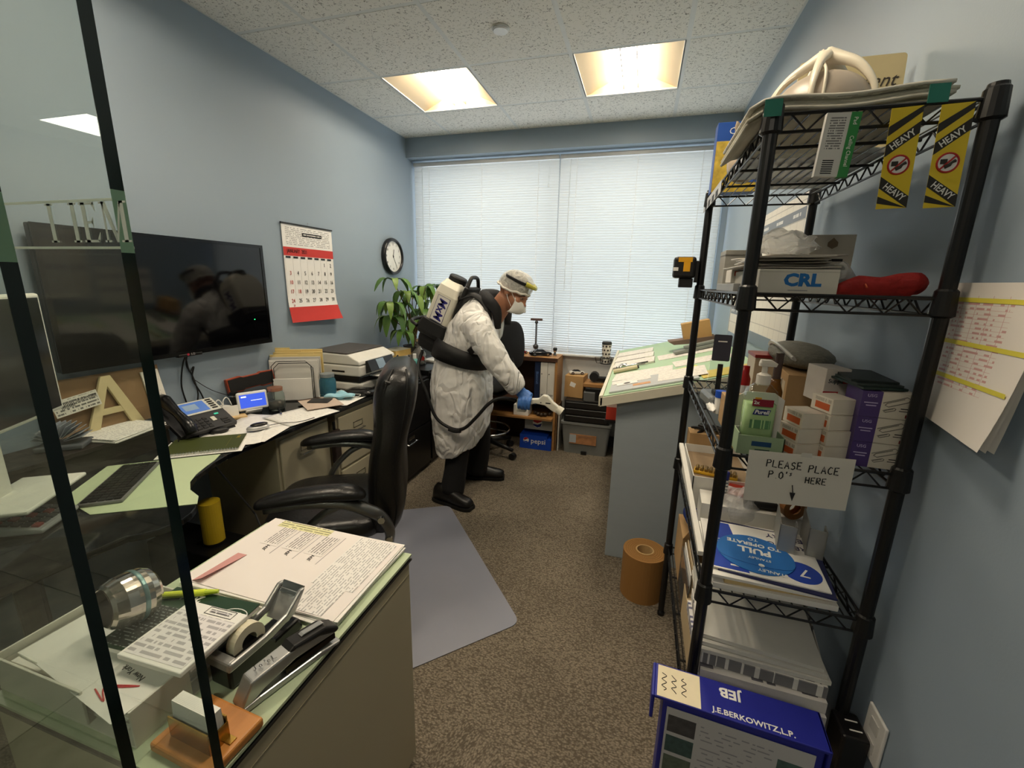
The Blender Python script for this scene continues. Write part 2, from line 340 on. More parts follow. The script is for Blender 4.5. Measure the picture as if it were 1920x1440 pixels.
def pane(name, y, xe, label, letters, zband):
    t = thing(name, label, 'glass pane', (xe, y, 0), group='frameless glass panes')
    MB().bx(XL+.003-xe,-.0006,0,.012,.02,2.75).build('glass', gm, t)
    MB().bx(-.0005,0,.0003,.0117,.02,zband-.004).bx(-.0005,0,.0003,.0117,zband+.052,2.75).build('polished_edge', em, t)
    MB().bx(-.0005,0,.0003,.0117,zband-.004,zband+.052).build('painted_lit_edge', mat('pale_green_edge',(128,168,142),.4), t)  # frosted band's light reflected in the edge, painted as pale green
    MB().bx(XL+.003-xe,0,-.006,.018,0,.019).build('floor_channel', wf, t)
    if letters:
        s = MB(); b = MB().bx(XL-xe+.01,-.0015,.0126,.013,zband,zband+.0025).bx(XL-xe+.01,-.0015,.0126,.013,zband+.0445,zband+.047)
        b.build('etched_line', frost, t)
        x = -.094
        for ch in letters:
            if ch != ' ':
                q = MB(); adv = serif(q, ch, 0, .036); q.build('etched_letter', frost, t, loc=(x,-.0006,zband+.0052), rot=ROT_F)
            else: adv = .018
            x += adv
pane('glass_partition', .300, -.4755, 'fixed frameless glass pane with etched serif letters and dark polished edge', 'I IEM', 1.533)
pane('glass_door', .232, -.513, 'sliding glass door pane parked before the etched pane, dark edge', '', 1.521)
# ================================================================ furniture
beige = mat('beige_enamel', (182,174,148), .45, var=.03, scale=4)
beige2 = mat('beige_enamel_edge', (150,142,118), .5)
blackglass = mat('black_glass_top', (20,22,24), .08, spec=.6)
greenm = mat('pale_green_board', (188,204,166), .6, var=.03)
greent = mat('table_green', (176,204,170), .6, var=.03)
DZ = .77
# ---- near-left lateral file with glass top
t = thing('lateral_file_cabinet', 'beige steel lateral file cabinet with green top beside the glass pane', 'cabinet', (-.565,.335,0))
MB().bx(-.50,0,0,.605,.04,.738).build('body', beige, t, bev=.004)
MB().bx(-.48,-.02,.02,.585,0,.04).build('plinth', BLACK, t)
MB().bx(.0002,.0012,.004,.601,.70,.702).build('panel_seam', beige2, t)
for z0,z1 in ((.05,.38),(.39,.73)):
    d = MB().bx(-.49,-.01,.605,.617,z0,z1).build('drawer', beige, t, bev=.003); MB().bx(-.30,-.20,.617,.63,(z0+z1)/2-.01,(z0+z1)/2+.01).build('handle', CHROME, d)
MB().bx(-.505,.004,-.004,.612,.7385,.744).build('black_gasket', BLACK, t)
MB().bx(-.505,-.001,0,.612,.7442,.7505).build('green_board', greenm, t)
MB().bx(-.506,.003,-.003,.613,.7506,.7565).build('green_glass_top', mat('desk_glass',(190,204,172),.08,var=.02), t)
# ---- L desk along the left wall
def arc(cx, cy, r, a0, a1, n=8): return [(cx+r*math.cos(math.radians(a0+(a1-a0)*i/n)), cy+r*math.sin(math.radians(a0+(a1-a0)*i/n))) for i in range(n+1)]
poly = [(XL+.003,.42),(-1.42,.42)]+arc(-1.43,.85,.12,-60,75,8)+[(-1.46,1.0),(-1.52,1.045),(-1.56,1.10),(-1.585,1.16),(-1.61,1.22),(-1.63,1.29),(-1.635,1.72),(-1.62,2.40),(XL+.003,2.40)]
t = thing('corner_desk', 'black glass-topped corner desk along the left wall under the television', 'desk', (0,0,0))
MB().prism(poly, DZ-.022, DZ).build('desktop', blackglass, t, bev=.004)
gp = [(-1.80,.83),(-1.60,.79),(-1.355,.945),(-1.40,.985),(-1.47,1.01),(-1.53,1.055),(-1.57,1.11),(-1.60,1.17),(-1.625,1.23),(-1.66,1.285),(-1.87,1.12),(-1.955,1.05)]
MB().prism(gp, DZ+.0003, DZ+.002).build('green_desk_mat', greenm, t)
MB().bx(XL+.01,XL+.03,.5,1.3,.35,DZ-.024).build('modesty_panel', mat('slate_blue_panel',(84,98,112),.6), t)
MB().cyl((-1.60,.62,0),(-1.60,.62,DZ-.022),.03).build('leg', mat('gunmetal',(70,72,74),.4,.8), t)
MB().cyl((-2.1,.5,0),(-2.1,.5,DZ-.022),.03).build('leg', MATS['gunmetal'], t)
MB().tube([(-1.70,1.27,DZ-.03),(-1.60,1.36,.46),(-1.2+.0,1.36-.26,.40)],.004,6).build('brace_wire', MATS['gunmetal'], t)
# ---- beige two-drawer files under the desk
def file2(loc, label, w=.375, d=.5, h=.735, m=beige):
    t = thing('file_cabinet', label, 'cabinet', loc, group='file cabinets under the desk')
    MB().bx(-d,0,0,w,.03,h).build('body', m, t, bev=.004); MB().bx(-d+.02,-.02,.02,w-.02,0,.03).build('plinth', BLACK, t)
    for k in range(2):
        z0 = .05+k*(h-.06)/2; z1 = z0+(h-.09)/2
        q = MB().bx(0,.014,.012,w-.012,z0,z1).build('drawer', m, t, bev=.005)
        zc = z0+(z1-z0)*.68
        MB().tube([(.014,w/2-.05,zc-.016),(.03,w/2-.05,zc-.016),(.03,w/2+.05,zc-.016),(.014,w/2+.05,zc-.016)],.005,6).build('pull', CHROME, q)
        f = MB(); 
        for a in ((w/2-.045,w/2+.045,zc+.0,zc+.003),(w/2-.045,w/2+.045,zc+.033,zc+.036)): f.bx(.014,.017,a[0],a[1],a[2],a[3])
        for yy in (w/2-.045,w/2+.042): f.bx(.014,.017,yy,yy+.003,zc,zc+.036)
        f.build('label_frame', CHROME, q)
    return t
file2((-1.665,2.01,0),'beige two-drawer file cabinet at the far end of the desk, by the chair back')
file2((-1.69,1.60,0),'beige file cabinet under the desk, behind the far armrest')
b = thing('desk_brush','dark hand brush hanging on the beige cabinet side under the desk','brush',(-1.66,1.985,.45)); MB().bx(.0,.03,-.03,.022,0,.2).build('bristles', mat('dark_bristle',(38,24,18),.9,bump=.5,bscale=300), b, bev=.006); MB().bx(.0,.014,-.012,.004,.2,.25).build('handle', BLACK, b, bev=.004)
# ---- black lateral files along the left wall up to the window
def blackfile(y0, y1, h, label, nd):
    t = thing('black_file_cabinet', label, 'cabinet', (-1.60,y0,0), group='black file cabinets by the wall')
    bm = mat('black_enamel',(16,16,17),.35); w = y1-y0
    MB().bx(XL+.01+1.60,0,0,w,.0,h).build('body', bm, t, bev=.004)
    for k in range(nd):
        z0 = .04+k*(h-.05)/nd; z1 = z0+(h-.05)/nd-.01
        q = MB().bx(0,.015,.01,w-.01,z0,z1).build('drawer', bm, t, bev=.004)
        MB().tube([(.015,w/2-.06,z1-.08),(.032,w/2-.06,z1-.08),(.032,w/2+.06,z1-.08),(.015,w/2+.06,z1-.08)],.005,6).build('pull', CHROME, q)
        MB().bx(.015,.018,w/2-.04,w/2+.04,z1-.055,z1-.03).build('label_frame', CHROME, q)
blackfile(2.42,3.05,.76,'black lateral file cabinet supporting the printer',2)
blackfile(3.06,3.72,.80,'black file cabinet under the potted plant by the window',2)
# ---- executive chair
leather = mat('black_leather', (22,21,21), .32, var=.15, scale=14, bump=.25, bscale=90)
seam = mat('leather_seam', (8,8,8), .6)
gunm = mat('satin_gunmetal', (120,120,118), .3, .9)
t = thing('executive_chair', 'high-backed black leather office chair with padded arms facing the left desk', 'chair', (-1.30,1.535,.0045), 208)
# local: +x = facing direction, +y = to the sitter's left
def sq(cx, cy, a, b, z, n=24, e=.5):
    out = []
    for k in range(n):
        q = 2*math.pi*k/n; c, s = math.cos(q), math.sin(q); out.append((cx+a*math.copysign(abs(c)**e, c), cy+b*math.copysign(abs(s)**e, s), z))
    return out
MB().loft([sq(0,0,.20,.20,.40),sq(0.01,0,.25,.255,.415),sq(.01,0,.265,.27,.45),sq(.01,0,.265,.27,.485),sq(.01,0,.24,.25,.515),sq(.01,0,.12,.13,.522)]).build('seat', leather, t, smooth=True, sub=1)
# backrest: section rings across thickness following an S profile
prof = [(.40,-.215,.22,.06),(.46,-.235,.245,.08),(.56,-.25,.255,.085),(.68,-.245,.26,.08),(.80,-.26,.26,.075),(.88,-.28,.255,.075),(.96,-.29,.25,.09),(1.04,-.30,.24,.095),(1.10,-.31,.225,.085),(1.145,-.32,.18,.055),(1.155,-.322,.08,.02)]
MB().loft([[(x+th*math.copysign(abs(math.cos(q))**.6,math.cos(q)), hw*math.copysign(abs(math.sin(q))**.45,math.sin(q)), z) for q in [2*math.pi*k/28 for k in range(28)]] for z,x,hw,th in prof]).build('backrest', leather, t, smooth=True, sub=1)
for off in (.42,-.5):
    MB().tube([(x+th*off*1.02+ (.0 if off>0 else 0), hw*1.0*(1-.045), z) for z,x,hw,th in prof[1:-1]],.0045,6,4).build('piping', seam, t); MB().tube([(x+th*off*1.02, -hw*(1-.045), z) for z,x,hw,th in prof[1:-1]],.0045,6,4).build('piping', seam, t)
MB().sheet(lambda u,v: (-.218-.03*math.sin(math.pi*v)-.02*v+.02*(1-(2*u-1)**4), (u-.5)*.42, .62+.26*v), 10, 8).build('lumbar_cushion', leather, t, smooth=True, solid=.05, bev=.01)
MB().sheet(lambda u,v: (-.235-.05*v+.03*(1-(2*u-1)**4)*math.sin(math.pi*(v*.9+.05)), (u-.5)*.44, .905+.20*v), 10, 8).build('head_cushion', leather, t, smooth=True, solid=.045, bev=.01)
for s in (-1,1):
    y = s*.325
    MB().loft([[(x, y+hw*math.cos(q), z+hh*math.sin(q)*(1 if math.sin(q)>0 else .8)) for q in [2*math.pi*k/16 for k in range(16)]] for x,z,hw,hh in ((.225,.655,.01,.008),(.215,.657,.035,.022),(.15,.672,.048,.03),(.0,.69,.05,.033),(-.10,.688,.052,.035),(-.16,.677,.045,.03),(-.185,.668,.015,.01))]).build('armrest', leather, t, smooth=True, sub=1)
    a = MB().tube([(.19,y,.645),(.05,y,.655),(-.10,y,.64),(-.19,y,.60),(-.235,y*.94,.555),(-.265,y*.9,.48),(-.255,y*.86,.40)],.0165,10,5,flat=1.6); a.build('arm_frame', gunm, t, smooth=True)
    MB().tube([(-.10,y,.64),(-.02,y,.60),(.06,y*.97,.52),(.09,y*.9,.43),(.02,y*.7,.40)],.012,8,5,flat=1.5).build('arm_strut', gunm, t, smooth=True)
    for p in ((-.237,y*.94+s*.024,.555),(-.263,y*.88+s*.03,.455)): MB().cyl((p[0],p[1]-s*.01,p[2]),(p[0],p[1]+s*.008,p[2]),.014,n=14).build('bolt', CHROME, t)
MB().bx(-.14,.14,-.1,.1,.365,.40).build('tilt_mechanism', BLACK, t, bev=.01); MB().cyl((0,0,.12),(0,0,.37),.03).build('gas_lift', BLACK, t)
for k in range(5):
    a = math.radians(72*k+20); c, s = math.cos(a), math.sin(a)
    MB().tube([(.03*c,.03*s,.13),(.30*c,.30*s,.075)],[.028,.016],8).build('base_spoke', BLACK, t, smooth=True)
    MB().cyl((.30*c-.02*s,.30*s+.02*c,.03),(.30*c+.02*s,.30*s-.02*c,.03),.03,n=14).build('caster', BLACK, t)
# ---- second, mesh task stool by the bookcase
fab = mat('black_fabric', (20,20,21), .9, bump=.2, bscale=400)
t = thing('drafting_stool', 'black fabric task stool with chrome foot ring behind the person', 'stool', (-1.02,3.36,0), -20)
MB().loft([[(.02+.03*math.cos(q), hw*math.sin(q), z) for q in [2*math.pi*k/20 for k in range(20)]] for z,hw in ((.80,.13),(.83,.18),(.92,.205),(1.04,.20),(1.14,.165),(1.19,.10),(1.205,.03))]).build('backrest', fab, t, smooth=True, sub=1)
MB().loft([sq(-.22,0,.16,.17,.60),sq(-.22,0,.21,.215,.615),sq(-.22,0,.215,.22,.655),sq(-.22,0,.16,.17,.68)]).build('seat', fab, t, smooth=True, sub=1)
MB().tube([(.03,0,.9),(.06,0,.7),(-.05,0,.59),(-.22,0,.59)],.018,8,4,flat=1.6).build('back_post', BLACK, t)
MB().cyl((-.22,0,.12),(-.22,0,.6),.026).build('column', BLACK, t)
MB().tube([(-.22+.20*math.cos(2*math.pi*k/36),.20*math.sin(2*math.pi*k/36),.235) for k in range(37)],.009,8,cap=False).build('foot_ring', CHROME, t, smooth=True)
for k in range(3): a=math.radians(120*k+15); MB().tube([(-.22,0,.24),(-.22+.2*math.cos(a),.2*math.sin(a),.235)],.007,6).build('ring_spoke', CHROME, t)
for k in range(5):
    a = math.radians(72*k+5); c, s = math.cos(a), math.sin(a)
    MB().tube([(-.22+.03*c,.03*s,.13),(-.22+.27*c,.27*s,.085)],[.026,.016],8).build('base_spoke', BLACK, t, smooth=True)
    MB().cyl((-.22+.27*c-.02*s,.27*s+.02*c,.03),(-.22+.27*c+.02*s,.27*s-.02*c,.03),.03,n=14).build('caster', BLACK, t)
# ---- sloped plan table along the right wall
ZT = lambda x: .945+.27*(x+.16)
grey = mat('grey_painted_wood', (158,168,174), .55, var=.05, scale=6, bump=.12, bscale=50, stretch=(1,1,6))
cream = mat('cream_board', (222,216,196), .5)
t = thing('drafting_table', 'grey wooden drafting table with a sloped green top along the right wall', 'table', (0,0,0))
b = MB(); P = [(-.08,.0),(.56,.0),(.56,ZT(.56)-.055),(-.08,ZT(-.08)-.055)]
MF = lambda y: Matrix.Translation((0,y,0)) @ Matrix.Rotation(math.pi/2,4,'X')
MB().prism(P, -.02, 0, MF(2.24)).build('side_panel', grey, t, bev=.002); MB().prism(P, -.02, 0, MF(3.78)).build('side_panel', grey, t, bev=.002)
MB().bx(-.08,-.06,2.26,3.78,.08,ZT(-.08)-.06).build('front_panel', grey, t); MB().bx(-.06,.56,2.26,3.78,.08,.10).build('inner_shelf', grey, t)
def slab(x0,x1,y0,y1,dz0,dz1): 
    return MB().add([(x,y,ZT(x)+d) for d in (dz0,dz1) for y in (y0,y1) for x in (x0,x1)], [(0,2,3,1),(4,5,7,6),(0,1,5,4),(2,6,7,3),(0,4,6,2),(1,3,7,5)])
slab(-.165,.575,2.19,3.84,-.055,-.006).build('top_board', cream, t, bev=.002)
slab(-.150,.57,2.195,3.83,-.0058,0).build('green_surface', greent, t)
slab(-.172,-.152,2.19,3.84,-.05,.006).build('front_lip', cream, t, bev=.002)
# ---- wire shelving unit
bk = mat('black_epoxy', (17,17,18), .35, var=.1)
t = thing('wire_shelving_unit', 'tall black wire shelving unit crowded with supplies against the right wall', 'shelf', (0,0,0))
PX, PY = (.211,.55), (1.03,1.86); LV = [1.835,1.497,1.135,.775,.36]
for x in PX:
    for y in PY:
        p = MB().cyl((x,y,.03),(x,y,1.85),.0135,n=16).build('post', bk, t, smooth=False)
        MB().lathe([(.0135,0),(.015,.004),(.014,.01),(.001,.013)],(x,y,1.848),16).build('post_cap', bk, p)
        MB().lathe([(.006,0),(.016,.004),(.016,.016),(.007,.03)],(x,y,0),14).build('leveling_foot', bk, p)
        for z in LV: MB().lathe([(.0145,-.028),(.0205,-.024),(.018,.022),(.0145,.026)],(x,y,z-.008),16).build('collar', bk, p)
for z in LV:
    f = MB()
    x0,x1,y0,y1 = PX[0],PX[1],PY[0],PY[1]
    for dz in (0,-.032):
        r = .0036 if dz == 0 else .003
        f.tube([(x0,y0,z+dz),(x1,y0,z+dz)],r,6).tube([(x0,y1,z+dz),(x1,y1,z+dz)],r,6).tube([(x0,y0,z+dz),(x0,y1,z+dz)],r,6).tube([(x1,y0,z+dz),(x1,y1,z+dz)],r,6)
    def zig(a, b, n):
        pts = [(a[0]+(b[0]-a[0])*k/n, a[1]+(b[1]-a[1])*k/n, z-(.032 if k%2 else 0)) for k in range(n+1)]; f.tube(pts,.0024,5)
    zig((x0+.03,y0,0),(x1-.03,y0,0),9); zig((x0+.03,y1,0),(x1-.03,y1,0),9); zig((x0,y0+.03,0),(x0,y1-.03,0),22); zig((x1,y0+.03,0),(x1,y1-.03,0),22)
    sh = f.build('shelf', bk, t)
    g = MB()
    for k in range(3): yy = y0+(y1-y0)*(k+1)/4; g.tube([(x0,yy,z-.006),(x1,yy,z-.006)],.0036,6)
    for k in range(13): xx = x0+(x1-x0)*(k+.5)/13; g.tube([(xx,y0,z),(xx,y1,z)],.0018,5)
    wd = g.build('wire_deck', bk, sh); wd['kind'] = 'stuff'
# ---- bookcase under the window
wood = mat('oak_laminate', (170,124,74), .45, var=.15, scale=8, stretch=(1,1,9))
dwood = mat('walnut_edge', (66,42,28), .5)
t = thing('bookcase', 'low oak bookcase with dark edges under the window behind the person', 'bookcase', (0,0,0))
MB().bx(-1.33,-.665,3.68,3.965,.845,.865).build('top_board', wood, t, bev=.002); MB().bx(-1.33,-.665,3.675,3.68,.83,.865).build('dark_edge', dwood, t)
for x in (-1.33,-.685): MB().bx(x,x+.02,3.68,3.965,0,.845).build('side_board', wood, t)
MB().bx(-1.31,-.685,3.955,3.962,0,.845).build('back_panel', dwood, t); MB().bx(-1.31,-.685,3.68,3.955,.455,.475).build('shelf_board', dwood, t); MB().bx(-1.31,-.685,3.62,3.955,.30,.318).build('shelf_board', wood, t)
# ---- chair mat
def mround(pts, r):
    out = []
    for i in range(len(pts)):
        a, p, c = Vector(pts[i-1]), Vector(pts[i]), Vector(pts[(i+1)%len(pts)])
        A, B = p+(a-p).normalized()*r, p+(c-p).normalized()*r
        for k in range(7): s=k/6; q = A*(1-s)**2+p*2*s*(1-s)+B*s*s; out.append((q.x,q.y))
    return out
mm = MB().prism(mround([(-.405,1.60),(-1.15,2.46),(-1.60,2.20),(-1.93,1.30),(-1.30,.98),(-1.0,.98)],.05), .001, .004).build('chair_mat', mat('vinyl_mat', (132,134,146), .38, var=.05, scale=8, bump=.06, bscale=200))
tag(mm, 'translucent grey vinyl chair mat on the carpet under the leather chair', 'mat')
# ================================================================ left wall and desk contents
# ---- television
t = thing('television', 'large black flat-screen television mounted on the left wall', 'television', (XL+.06,1.555,1.404), rot=ROT_L)
MB().bx(-.5,.5,-.2775,.2775,-.035,-.002).build('case', mat('tv_case',(14,14,15),.3), t, bev=.006)
MB().bx(-.482,.482,-.258,.262,-.002,.0005).build('screen', mat('tv_screen',(4,4,6),.06,spec=.6,var=0), t)
f = MB()
for a in ((-.5,.5,.262,.2775),(-.5,.5,-.2775,-.258),(-.5,-.482,-.258,.262),(.482,.5,-.258,.262)): f.bx(a[0],a[1],a[2],a[3],-.002,.003)
f.build('bezel', mat('gloss_black',(10,10,11),.12), t)
MB().bx(-.06,.06,-.285,-.27,-.02,.004).build('badge_lip', MATS['tv_case'], t, bev=.003)
text('LG', .016, mat('badge_grey',(150,140,140),.4), t, (.012,-.2745,.0042)); MB().lathe([(.001,.0005),(.006,.0005),(.006,0)],(-.012,-.2745,.0036),16).build('badge_dot', mat('badge_red',(170,40,60),.4), t)
MB().lathe([(.001,.001),(.003,.001),(.003,0)],(.395,-.134,.0006),10).build('power_light', mat('green_led',(40,255,110),.5,emit=(30,255,110),es=2), t)
MB().bx(-.2,.2,-.12,.12,-.0585,-.035).build('wall_mount', BLACK, t)
for k,(pts) in enumerate(([(0.0,-.28,-.03),(-.015,-.34,-.045),(-.03,-.44,-.05),(-.015,-.55,-.05),(-.02,-.63,-.045)],[(.005,-.28,-.03),(.01,-.34,-.05),(.03,-.39,-.05),(.045,-.48,-.048),(.03,-.56,-.045),(.045,-.63,-.04)],[(.0,-.28,-.035),(.02,-.37,-.05),(.045,-.35,-.05),(.03,-.41,-.05),(.06,-.50,-.045),(.085,-.60,-.045),(.09,-.63,-.04)],[(.03,-.41,-.05),(.12,-.49,-.05),(.22,-.55,-.03),(.3,-.60,.0),(.34,-.63,.05)])):
    MB().tube(pts,.0035 if k<3 else .002,6,6).build('cable', BLACK, t, smooth=True)
# ---- wall calendar
t = thing('wall_calendar', 'white and red January 2021 wall calendar hanging right of the television', 'calendar', (XL+.004,2.492,1.535), rot=ROT_L)
red = mat('calendar_red',(200,52,44),.55); wp = mat('calendar_white',(238,236,232),.6,var=.01)
def curl(x, y): return .004+(.05*max(0,(-.12-y)/.19)**2*(.4+.6*(x+.23)/.46))
def csheet(x0,x1,y0,y1,dz,ny=10): return MB().sheet(lambda u,v: (x0+(x1-x0)*u, y0+(y1-y0)*v, curl(x0+(x1-x0)*u, y0+(y1-y0)*v)+dz), 6, ny)
csheet(-.228,.228,-.31,.30,0,14).build('page', wp, t, smooth=True)
csheet(-.2285,.2285,-.312,-.215,.0012).build('red_footer', red, t, smooth=True); csheet(-.2282,.2282,.107,.16,.0010).build('red_header', red, t, smooth=True)
MB().bx(-.232,.232,.297,.306,0,.01).build('top_rail', BLACK, t); MB().tube([(.0,.305,.003),(.0,.325,.003),(.008,.318,.003)],.0012,5).build('hook', CHROME, t)
dk = MB()
for k in range(7): dk.bx(-.215+k*.063,-.175+k*.063,.092,.104,.0055,.006)
dk.build('weekday_bar', BLACK, t)
g = MB()
for k in range(8): g.bx(-.22+k*.0629-.0004,-.22+k*.0629+.0004,-.21,.09,.0045,.0048)
g.build('grid_line', mat('pale_grid',(196,192,186),.7), t)
ww = [-.22+.0629*(k+.5) for k in range(7)]; day = 1
text('JANUARY  2021', .034, INK, t, (-.20,.136,.0062), align='LEFT', sx=.75)
rinkm = mat('red_ink',(190,60,52),.7)
for r in range(5):
    for k in range(7):
        if r == 0 and k < 5: continue
        zz = curl(ww[k], .06-r*.058)+.0022
        text(str(day), .036, rinkm if (k == 0 and day>2) or day == 18 else INK, t, (ww[k]+.003,.058-r*.0585,zz), sx=.8, name='date_number'); day += 1
text('31', .02, rinkm, t, (ww[0]+.006,-.205,curl(ww[0],-.2)+.003), sx=.8, name='date_number')
csheet(-.20,.20,.17,.285,.0008).build('advert', printed('calendar_advert',(238,236,232),(90,88,88),.011,.56,70,fill=.4,strength=.7), t)
MB().bx(-.06,.12,.235,.256,.0065,.007).build('advert_bar', INK, t); MB().bx(-.05,.11,.242,.249,.007,.0073).build('advert_title', printed('advert_title',(30,30,32),(225,222,216),.02,.62,160,None,.9), t)
# ---- wall clock
t = thing('wall_clock', 'round black-rimmed wall clock beside the window', 'clock', (XL+.003,3.50,1.707), rot=ROT_L)
MB().lathe([(.156,0),(.158,.02),(.152,.034),(.142,.038),(.134,.034),(.131,.02)], n=48, cap=(False,False)).build('rim', mat('clock_rim',(24,25,28),.3), t, smooth=True)
MB().lathe([(.001,.019),(.134,.019),(.134,.0)], n=48).build('dial', mat('clock_dial',(232,230,224),.5), t)
for h in range(12): a = math.radians(90-30*(h+1)); text(str(h+1), .028, INK, t, (.105*math.cos(a),.105*math.sin(a),.0195), name='numeral')
for ang,L,wd in ((90-12,.062,.003),(90-150,.092,.002)): 
    MB().bx(-.012,L,-wd,wd,.021,.022).build('hand', INK, t, rot=(0,0,ang))
MB().lathe([(.001,.024),(.006,.024),(.006,.02)], n=12).build('hub', INK, t)
# ---- riser with monitor
t = thing('monitor_riser', 'dark low riser shelf on the corner desk beneath the white monitor', 'riser', (0,0,DZ))
MB().bx(XL+.008,-1.955,.50,1.30,.075,.092).build('top_board', mat('dark_walnut',(44,38,34),.4), t, bev=.002); MB().bx(-1.985,-1.965,.50,1.30,0,.075).build('front_panel', MATS['dark_walnut'], t); MB().bx(XL+.008,-1.985,1.28,1.30,0,.075).build('end_panel', MATS['dark_walnut'], t)
t = thing('computer_monitor', 'white-framed computer monitor seen through the glass at far left', 'monitor', (-1.68,.677,.873))
# local: x = width direction rotated, screen faces +y'
t.rotation_euler = (math.radians(90),0,math.radians(180-35.6-90+0))
wm = mat('monitor_white',(222,222,212),.35)
t.rotation_euler = (math.radians(90),0,math.radians(124.4)); 
MB().bx(-.275,.275,.19,.57,-.02,0).build('case', wm, t, bev=.008)
MB().bx(-.262,.262,.203,.557,0,.0012).build('screen', mat('dark_screen',(8,8,11),.12,var=0), t)
MB().bx(-.03,.03,.0,.30,-.05,-.02).build('neck', wm, t, bev=.01); MB().prism([(-.13,-.1),(.13,-.1),(.13,.06),(-.13,.06)],0,.012,Matrix.Rotation(-math.pi/2,4,'X')).build('foot', wm, t, bev=.005)
# ---- rolodex
t = thing('card_file', 'grey ribbed rotary card file on the riser beside the monitor', 'card file', (-2.05,.985,.863), 40)
MB().bx(-.07,.07,-.05,.05,0,.02).build('base', mat('card_grey',(88,92,98),.6), t, bev=.006)
for k in range(13):
    a = math.radians(15+150*k/12); c, s = math.cos(a), math.sin(a)
    MB().add([(.02*c,-.042,.03+.02*s),(.075*c,-.042,.03+.065*s),(.075*c,.042,.03+.065*s),(.02*c,.042,.03+.02*s)],[(0,1,2,3)]).build('card', mat('card_blue_grey',(132,138,146),.7), t, solid=.002)
# ---- cardboard, letter A, carton label, note pad behind the phone
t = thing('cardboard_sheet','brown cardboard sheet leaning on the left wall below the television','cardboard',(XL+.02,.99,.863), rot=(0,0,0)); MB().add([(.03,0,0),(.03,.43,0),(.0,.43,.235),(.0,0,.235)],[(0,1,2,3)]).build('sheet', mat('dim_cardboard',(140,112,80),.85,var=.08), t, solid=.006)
t = thing('letter_a','cream wooden letter A standing against the cardboard','letter',(XL+.058,1.195,.865), rot=(84,0,90))
o = 'x'; ww_ = .105; hh = .225; MB().prism([(-ww_,0),(-ww_+.04,0),(0,hh*.80),(ww_-.045,0),(ww_,0),(.02,hh),(-.015,hh)],0,.014).build('letter', mat('cream_wood',(206,192,148),.6,var=.08), t, bev=.002); MB().bx(-.055,.055,.065,.09,.001,.012).build('crossbar', MATS['cream_wood'], t)
t = thing('carton_label','white shipping label on the cardboard beside the letter A','label',(XL+.07,1.075,1.005), rot=(84,-8,90)); MB().bx(-.075,.075,-.032,.032,0,.001).build('paper', printed('carton_print',(214,212,200),(60,60,60),.013,.55,160,(-.07,.07,-.028,.028),.5), t); text('SKIDMORE', .015, INK, t, (.035,.012,.0015)); bars = MB(); [bars.bx(-.05+k*.005,-.048+k*.005,-.006,.014,.001,.0013) for k in range(9)]; bars.build('barcode', INK, t)
t = thing('memo_pad','white notepad with a clip leaning on the cardboard behind the phone','notepad',(XL+.052,1.385,.90), rot=(83,-4,90)); MB().bx(-.036,.036,0,.18,0,.008).build('pad', printed('pad_print',(226,222,210),(130,128,120),.016,.5,120,(-.028,.02,.02,.16),.12), t); MB().bx(-.01,.01,.165,.178,.008,.012).build('clip', BLACK, t)
# ---- paper stack and phone
def pile(name, label, cat, loc, rz, w, d, n, m, jit=.004, th=.0025, group=None):
    t = thing(name, label, cat, loc, rz, group); rnd = random.Random(hash(label)%1000 if False else len(label))
    for k in range(n): MB().bx(-w/2,w/2,-d/2,d/2,0,th*.9).build('sheet', m if k == n-1 else WHITE, t, loc=(rnd.uniform(-jit,jit),rnd.uniform(-jit,jit),k*th), rot=(0,0,rnd.uniform(-2,2)))
    return t
form = printed('form_print',(236,234,228),(120,120,125),.009,.5,90,(-.1,.1,-.125,.125),.35,strength=.6)
pile('paper_stack','stack of white printed sheets on the riser between monitor and phone','papers',(-2.04,1.16,.863),12,.2,.23,6,form)
t = thing('desk_phone','black desk phone with blue display and raised handset beside the notebook','phone',(-2.0,1.43,DZ), -8)
pm = mat('phone_charcoal',(44,44,46),.45); Mp = Matrix.Translation((.085,0,.015)) @ Matrix.Rotation(math.radians(28),4,'Y')
def P3(a,b,c,d,e,f,n,m,par=t,bev=.002): return MB().bx(a,b,c,d,e,f,Mp).build(n,m,par,bev=bev)
MB().prism([(.085,0),(-.1,0),(-.1,.10),(.075,.02)],-.02,.15,Matrix.Rotation(math.pi/2,4,'X')@Matrix.Scale(-1,4,(0,0,1))).build('stand', pm, t)
P3(-.215,0,-.10,.155,0,.02,'body',pm)
P3(-.21,-.115,-.03,.15,.02,.024,'display_bezel',mat('phone_silver',(206,206,196),.4)); P3(-.20,-.125,-.02,.10,.024,.0255,'display',mat('phone_lcd',(86,116,170),.2,emit=(70,110,190),es=.25)); P3(-.185,-.145,.0,.06,.0256,.026,'display_text',mat('lcd_pale',(150,175,205),.3))
for k in range(5): P3(-.20+k*.016,-.191+k*.016,.112,.138,.024,.027,'line_key',BLACK)
for r in range(4):
    for c in range(3): P3(-.085+r*.02,-.071+r*.02,-.02+c*.026,-.001+c*.026,.02,.024,'key',BLACK)
P3(-.075,-.045,.065,.085,.02,.0245,'navigation_key',mat('nav_silver',(214,212,196),.35)); P3(-.095,-.085,.095,.115,.02,.0235,'lit_key',mat('teal_key',(60,170,140),.4,emit=(60,190,150),es=.4))
for c in range(3): P3(-.05+c*.014,-.04+c*.014,.10,.135,.02,.0235,'function_key',BLACK)
M0 = Mp; MB().tube([M0@Vector(p) for p in ((-.235,-.065,.05),(-.2,-.066,.068),(-.1,-.067,.07),(-.02,-.066,.062),(.015,-.065,.04))],[.026,.030,.019,.027,.026],10,5,flat=1.0).build('handset', mat('handset_black',(14,14,15),.25), t, smooth=True)
